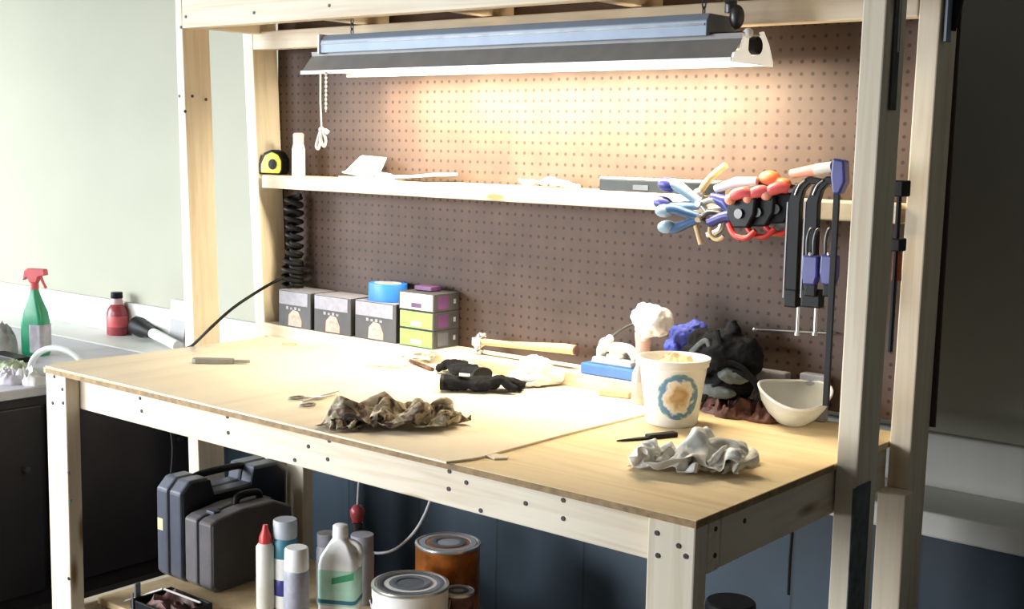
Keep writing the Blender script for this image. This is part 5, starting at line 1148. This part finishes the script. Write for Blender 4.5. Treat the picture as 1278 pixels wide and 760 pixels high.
# spray bottle
P = at(42, 443, z=-.2); B = Vector((P.x, P.y+.01, zl+.0005))
sc_ = mpp(B)
t = thing('spray_bottle', 'green trigger spray bottle with red nozzle standing on the grey desk', 'spray bottle', B, R(25))
hz = at(42, 335, y=B.y).z - B.z
def sec(w, d, z): return rr(w, d, z, c=.6)
loft(MB(), [sec(.042, .028, 0), sec(.046, .031, .008), sec(.046, .031, hz*.38), sec(.040, .028, hz*.50), sec(.020, .018, hz*.66), sec(.013, .013, hz*.74), sec(.013, .013, hz*.78)]).build('body', M['green'], t, smooth=True)
loft(MB(), [sec(.047, .032, .012), sec(.047, .032, hz*.36)]).build('label', M['clutter1'], t)
o = t.children[-1]; o.scale = (.62, 1.02, 1); o.location.x = .018
MB().cyl((0, 0, hz*.76), (0, 0, hz*.84), .015, 20).build('collar', M['pinkred'], t, smooth=True)
MB().prism([(-.040, hz*.86), (-.034, hz*.97), (-.022, hz), (.046, hz), (.050, hz*.93), (.022, hz*.91), (.014, hz*.84), (-.014, hz*.84), (-.022, hz*.90)], -.012, .012, 'xz').build('nozzle', M['pinkred'], t, bevel=.003)
MB().tube(spline([(.026, 0, hz*.92), (.034, 0, hz*.85), (.046, 0, hz*.78)], 4), .005, 8).build('trigger', M['pinkred'], t, smooth=True)
# dark red bottle on the ledge
P = at(150, 417, z=-.2); B = Vector((P.x, min(P.y, 1.15), zl+.0005)); hz = at(148, 365, y=B.y).z - B.z
t = thing('syrup_bottle', 'squat dark red bottle with black cap on the wall ledge', 'bottle', B)
MB().lathe([(0, 0), (.044, 0), (.047, .005), (.047, hz*.50), (.040, hz*.62), (.024, hz*.72)], 32, sy=.8).build('body', M['wine'], t, smooth=True)
MB().lathe([(.0475, hz*.20), (.048, hz*.21), (.048, hz*.44), (.0475, hz*.45)], 32, sy=.8, cap=False).build('label', M['pinkred'], t, smooth=True)
MB().lathe([(.024, hz*.72), (.020, hz*.86)], 24).build('neck', M['pinkcap'], t, smooth=True)
MB().lathe([(.022, hz*.86), (.023, hz*.87), (.022, hz), (0, hz)], 24).build('cap', M['black'], t, smooth=True)
# flashlight / nozzle lying in front
a, b = at(172, 408, z=-.165), at(222, 436, z=-.19)
a.z = zl+.042; b.z = zl+.020; 
t = thing('flashlight', 'black flashlight lying on the ledge against the dark red bottle', 'flashlight', (a.x, a.y, zl+.0005))
d = Vector((b.x-a.x, b.y-a.y, -.018)); A0 = Vector((0, 0, .040))
MB().tube([A0, A0+d*.10, A0+d*.22, A0+d*.40], [.038, .038, .026, .022], 24).build('head', M['black'], t, smooth=True)
MB().tube([A0-d*.02, A0+d*.005], [.034, .036], 24).build('lens', M['lilac'], t, smooth=True)
MB().tube([A0+d*.40, A0+d*1.0], [.020, .018], 20).build('barrel', M['white'], t, smooth=True)
# white appliance box by post
P = at(203, 432, z=-.2)
t = thing('picture_frame', 'white framed panel leaning against the wall beside the left post', 'frame', (at(216, 425, y=1.15).x, 1.165, zl+.0005), rot=(R(-8), 0, 0))
MB().box(-.06, .06, 0, .008, 0, .165).build('backing', M['trim'], t, bevel=.002)
MB().box(-.045, .045, -.004, .0, .012, .09).build('panel', M['ledge_face'], t, bevel=.001)
# desk clutter
def lump(px, py, w, d, h, m, lab, name, cat, seed, z=-.2):
    P = at(px, py, z=z); o = crumple(name, m, [(-w, -d*.7), (0, -d), (w, -d*.6), (w*.9, d*.6), (0, d), (-w*.9, d*.7)], h, seed, folds=16, amp=.7, loc=(P.x, P.y, zl+.0005), prof=.4); tag(o, lab, cat); return o
lump(-6, 440, .08, .06, .10, M['clutter1'], 'heap of grey-mauve cloths at the far left behind the spray bottle', 'cloth_heap', 'cloth', 51)
lump(8, 462, .13, .04, .03, M['clutter2'], 'green printed bag lying flat in front of the spray bottle', 'snack_bag', 'bag', 52)
lump(12, 476, .07, .04, .035, M['clutter1'], 'mauve crumpled packet at the front left of the desk', 'packet', 'packet', 53)
P = at(16, 450, z=-.2)
o = MB().box(-.10, .10, -.03, .03, 0, .018).build('black_tray', M['black'], loc=(P.x-.03, P.y, zl+.0005), bevel=.003); tag(o, 'flat black tray on the desk behind the green printed bag', 'tray')
# coiled pale hose arching beside the bench corner
pts = []
for i in range(26):
    a = R(200-215*i/25); pts.append((.115*math.cos(a), .03*math.cos(a), .014+.085*max(0, math.sin(a))))
P = at(66, 474, z=-.2)
o = MB().tube(pts, .010, 14).build('clear_hose', M['frost'], smooth=True, loc=(P.x+.0, P.y+.02, zl)); tag(o, 'pale clear hose arching above the desk edge beside the bench corner', 'hose')
lump(40, 478, .055, .035, .045, M['paper'], 'crumpled white tissue on the desk near the clear hose', 'tissue', 'tissue', 55)

# ================================================================ LIGHT
sc = bpy.context.scene
w = bpy.data.worlds.new('world'); sc.world = w; w.use_nodes = True
w.node_tree.nodes['Background'].inputs[0].default_value = (.95, .95, .9, 1); w.node_tree.nodes['Background'].inputs[1].default_value = .09
def area(name, loc, tgt, sx, sy, e, col):
    l = bpy.data.lights.new(name, 'AREA'); l.shape = 'RECTANGLE'; l.size = sx; l.size_y = sy; l.energy = e; l.color = col
    o = bpy.data.objects.new(name, l); COL.objects.link(o); o.location = loc
    o.rotation_euler = (Vector(tgt)-Vector(loc)).to_track_quat('-Z', 'Y').to_euler(); return o
l1 = area('window_left', (-3.4, -.7, 1.30), (-.9, 1.1, .65), 1.4, 1.3, 130, (.90, .97, 1))
l2 = area('front_fill', (-1.9, -2.9, 1.7), (.5, .3, .75), 1.6, 1.4, 48, (.90, .95, 1)); l2.data.spread = R(75)  # added fill lamp, out of view, brightening the front apron
l3 = area('room_fill', (-.3, -3.0, .7), (.45, .3, .40), 1.0, .8, 9, (.95, .97, 1)); l3.data.spread = R(60)
sc.view_settings.view_transform = 'Standard'; sc.view_settings.look = 'None'; sc.view_settings.exposure = 0
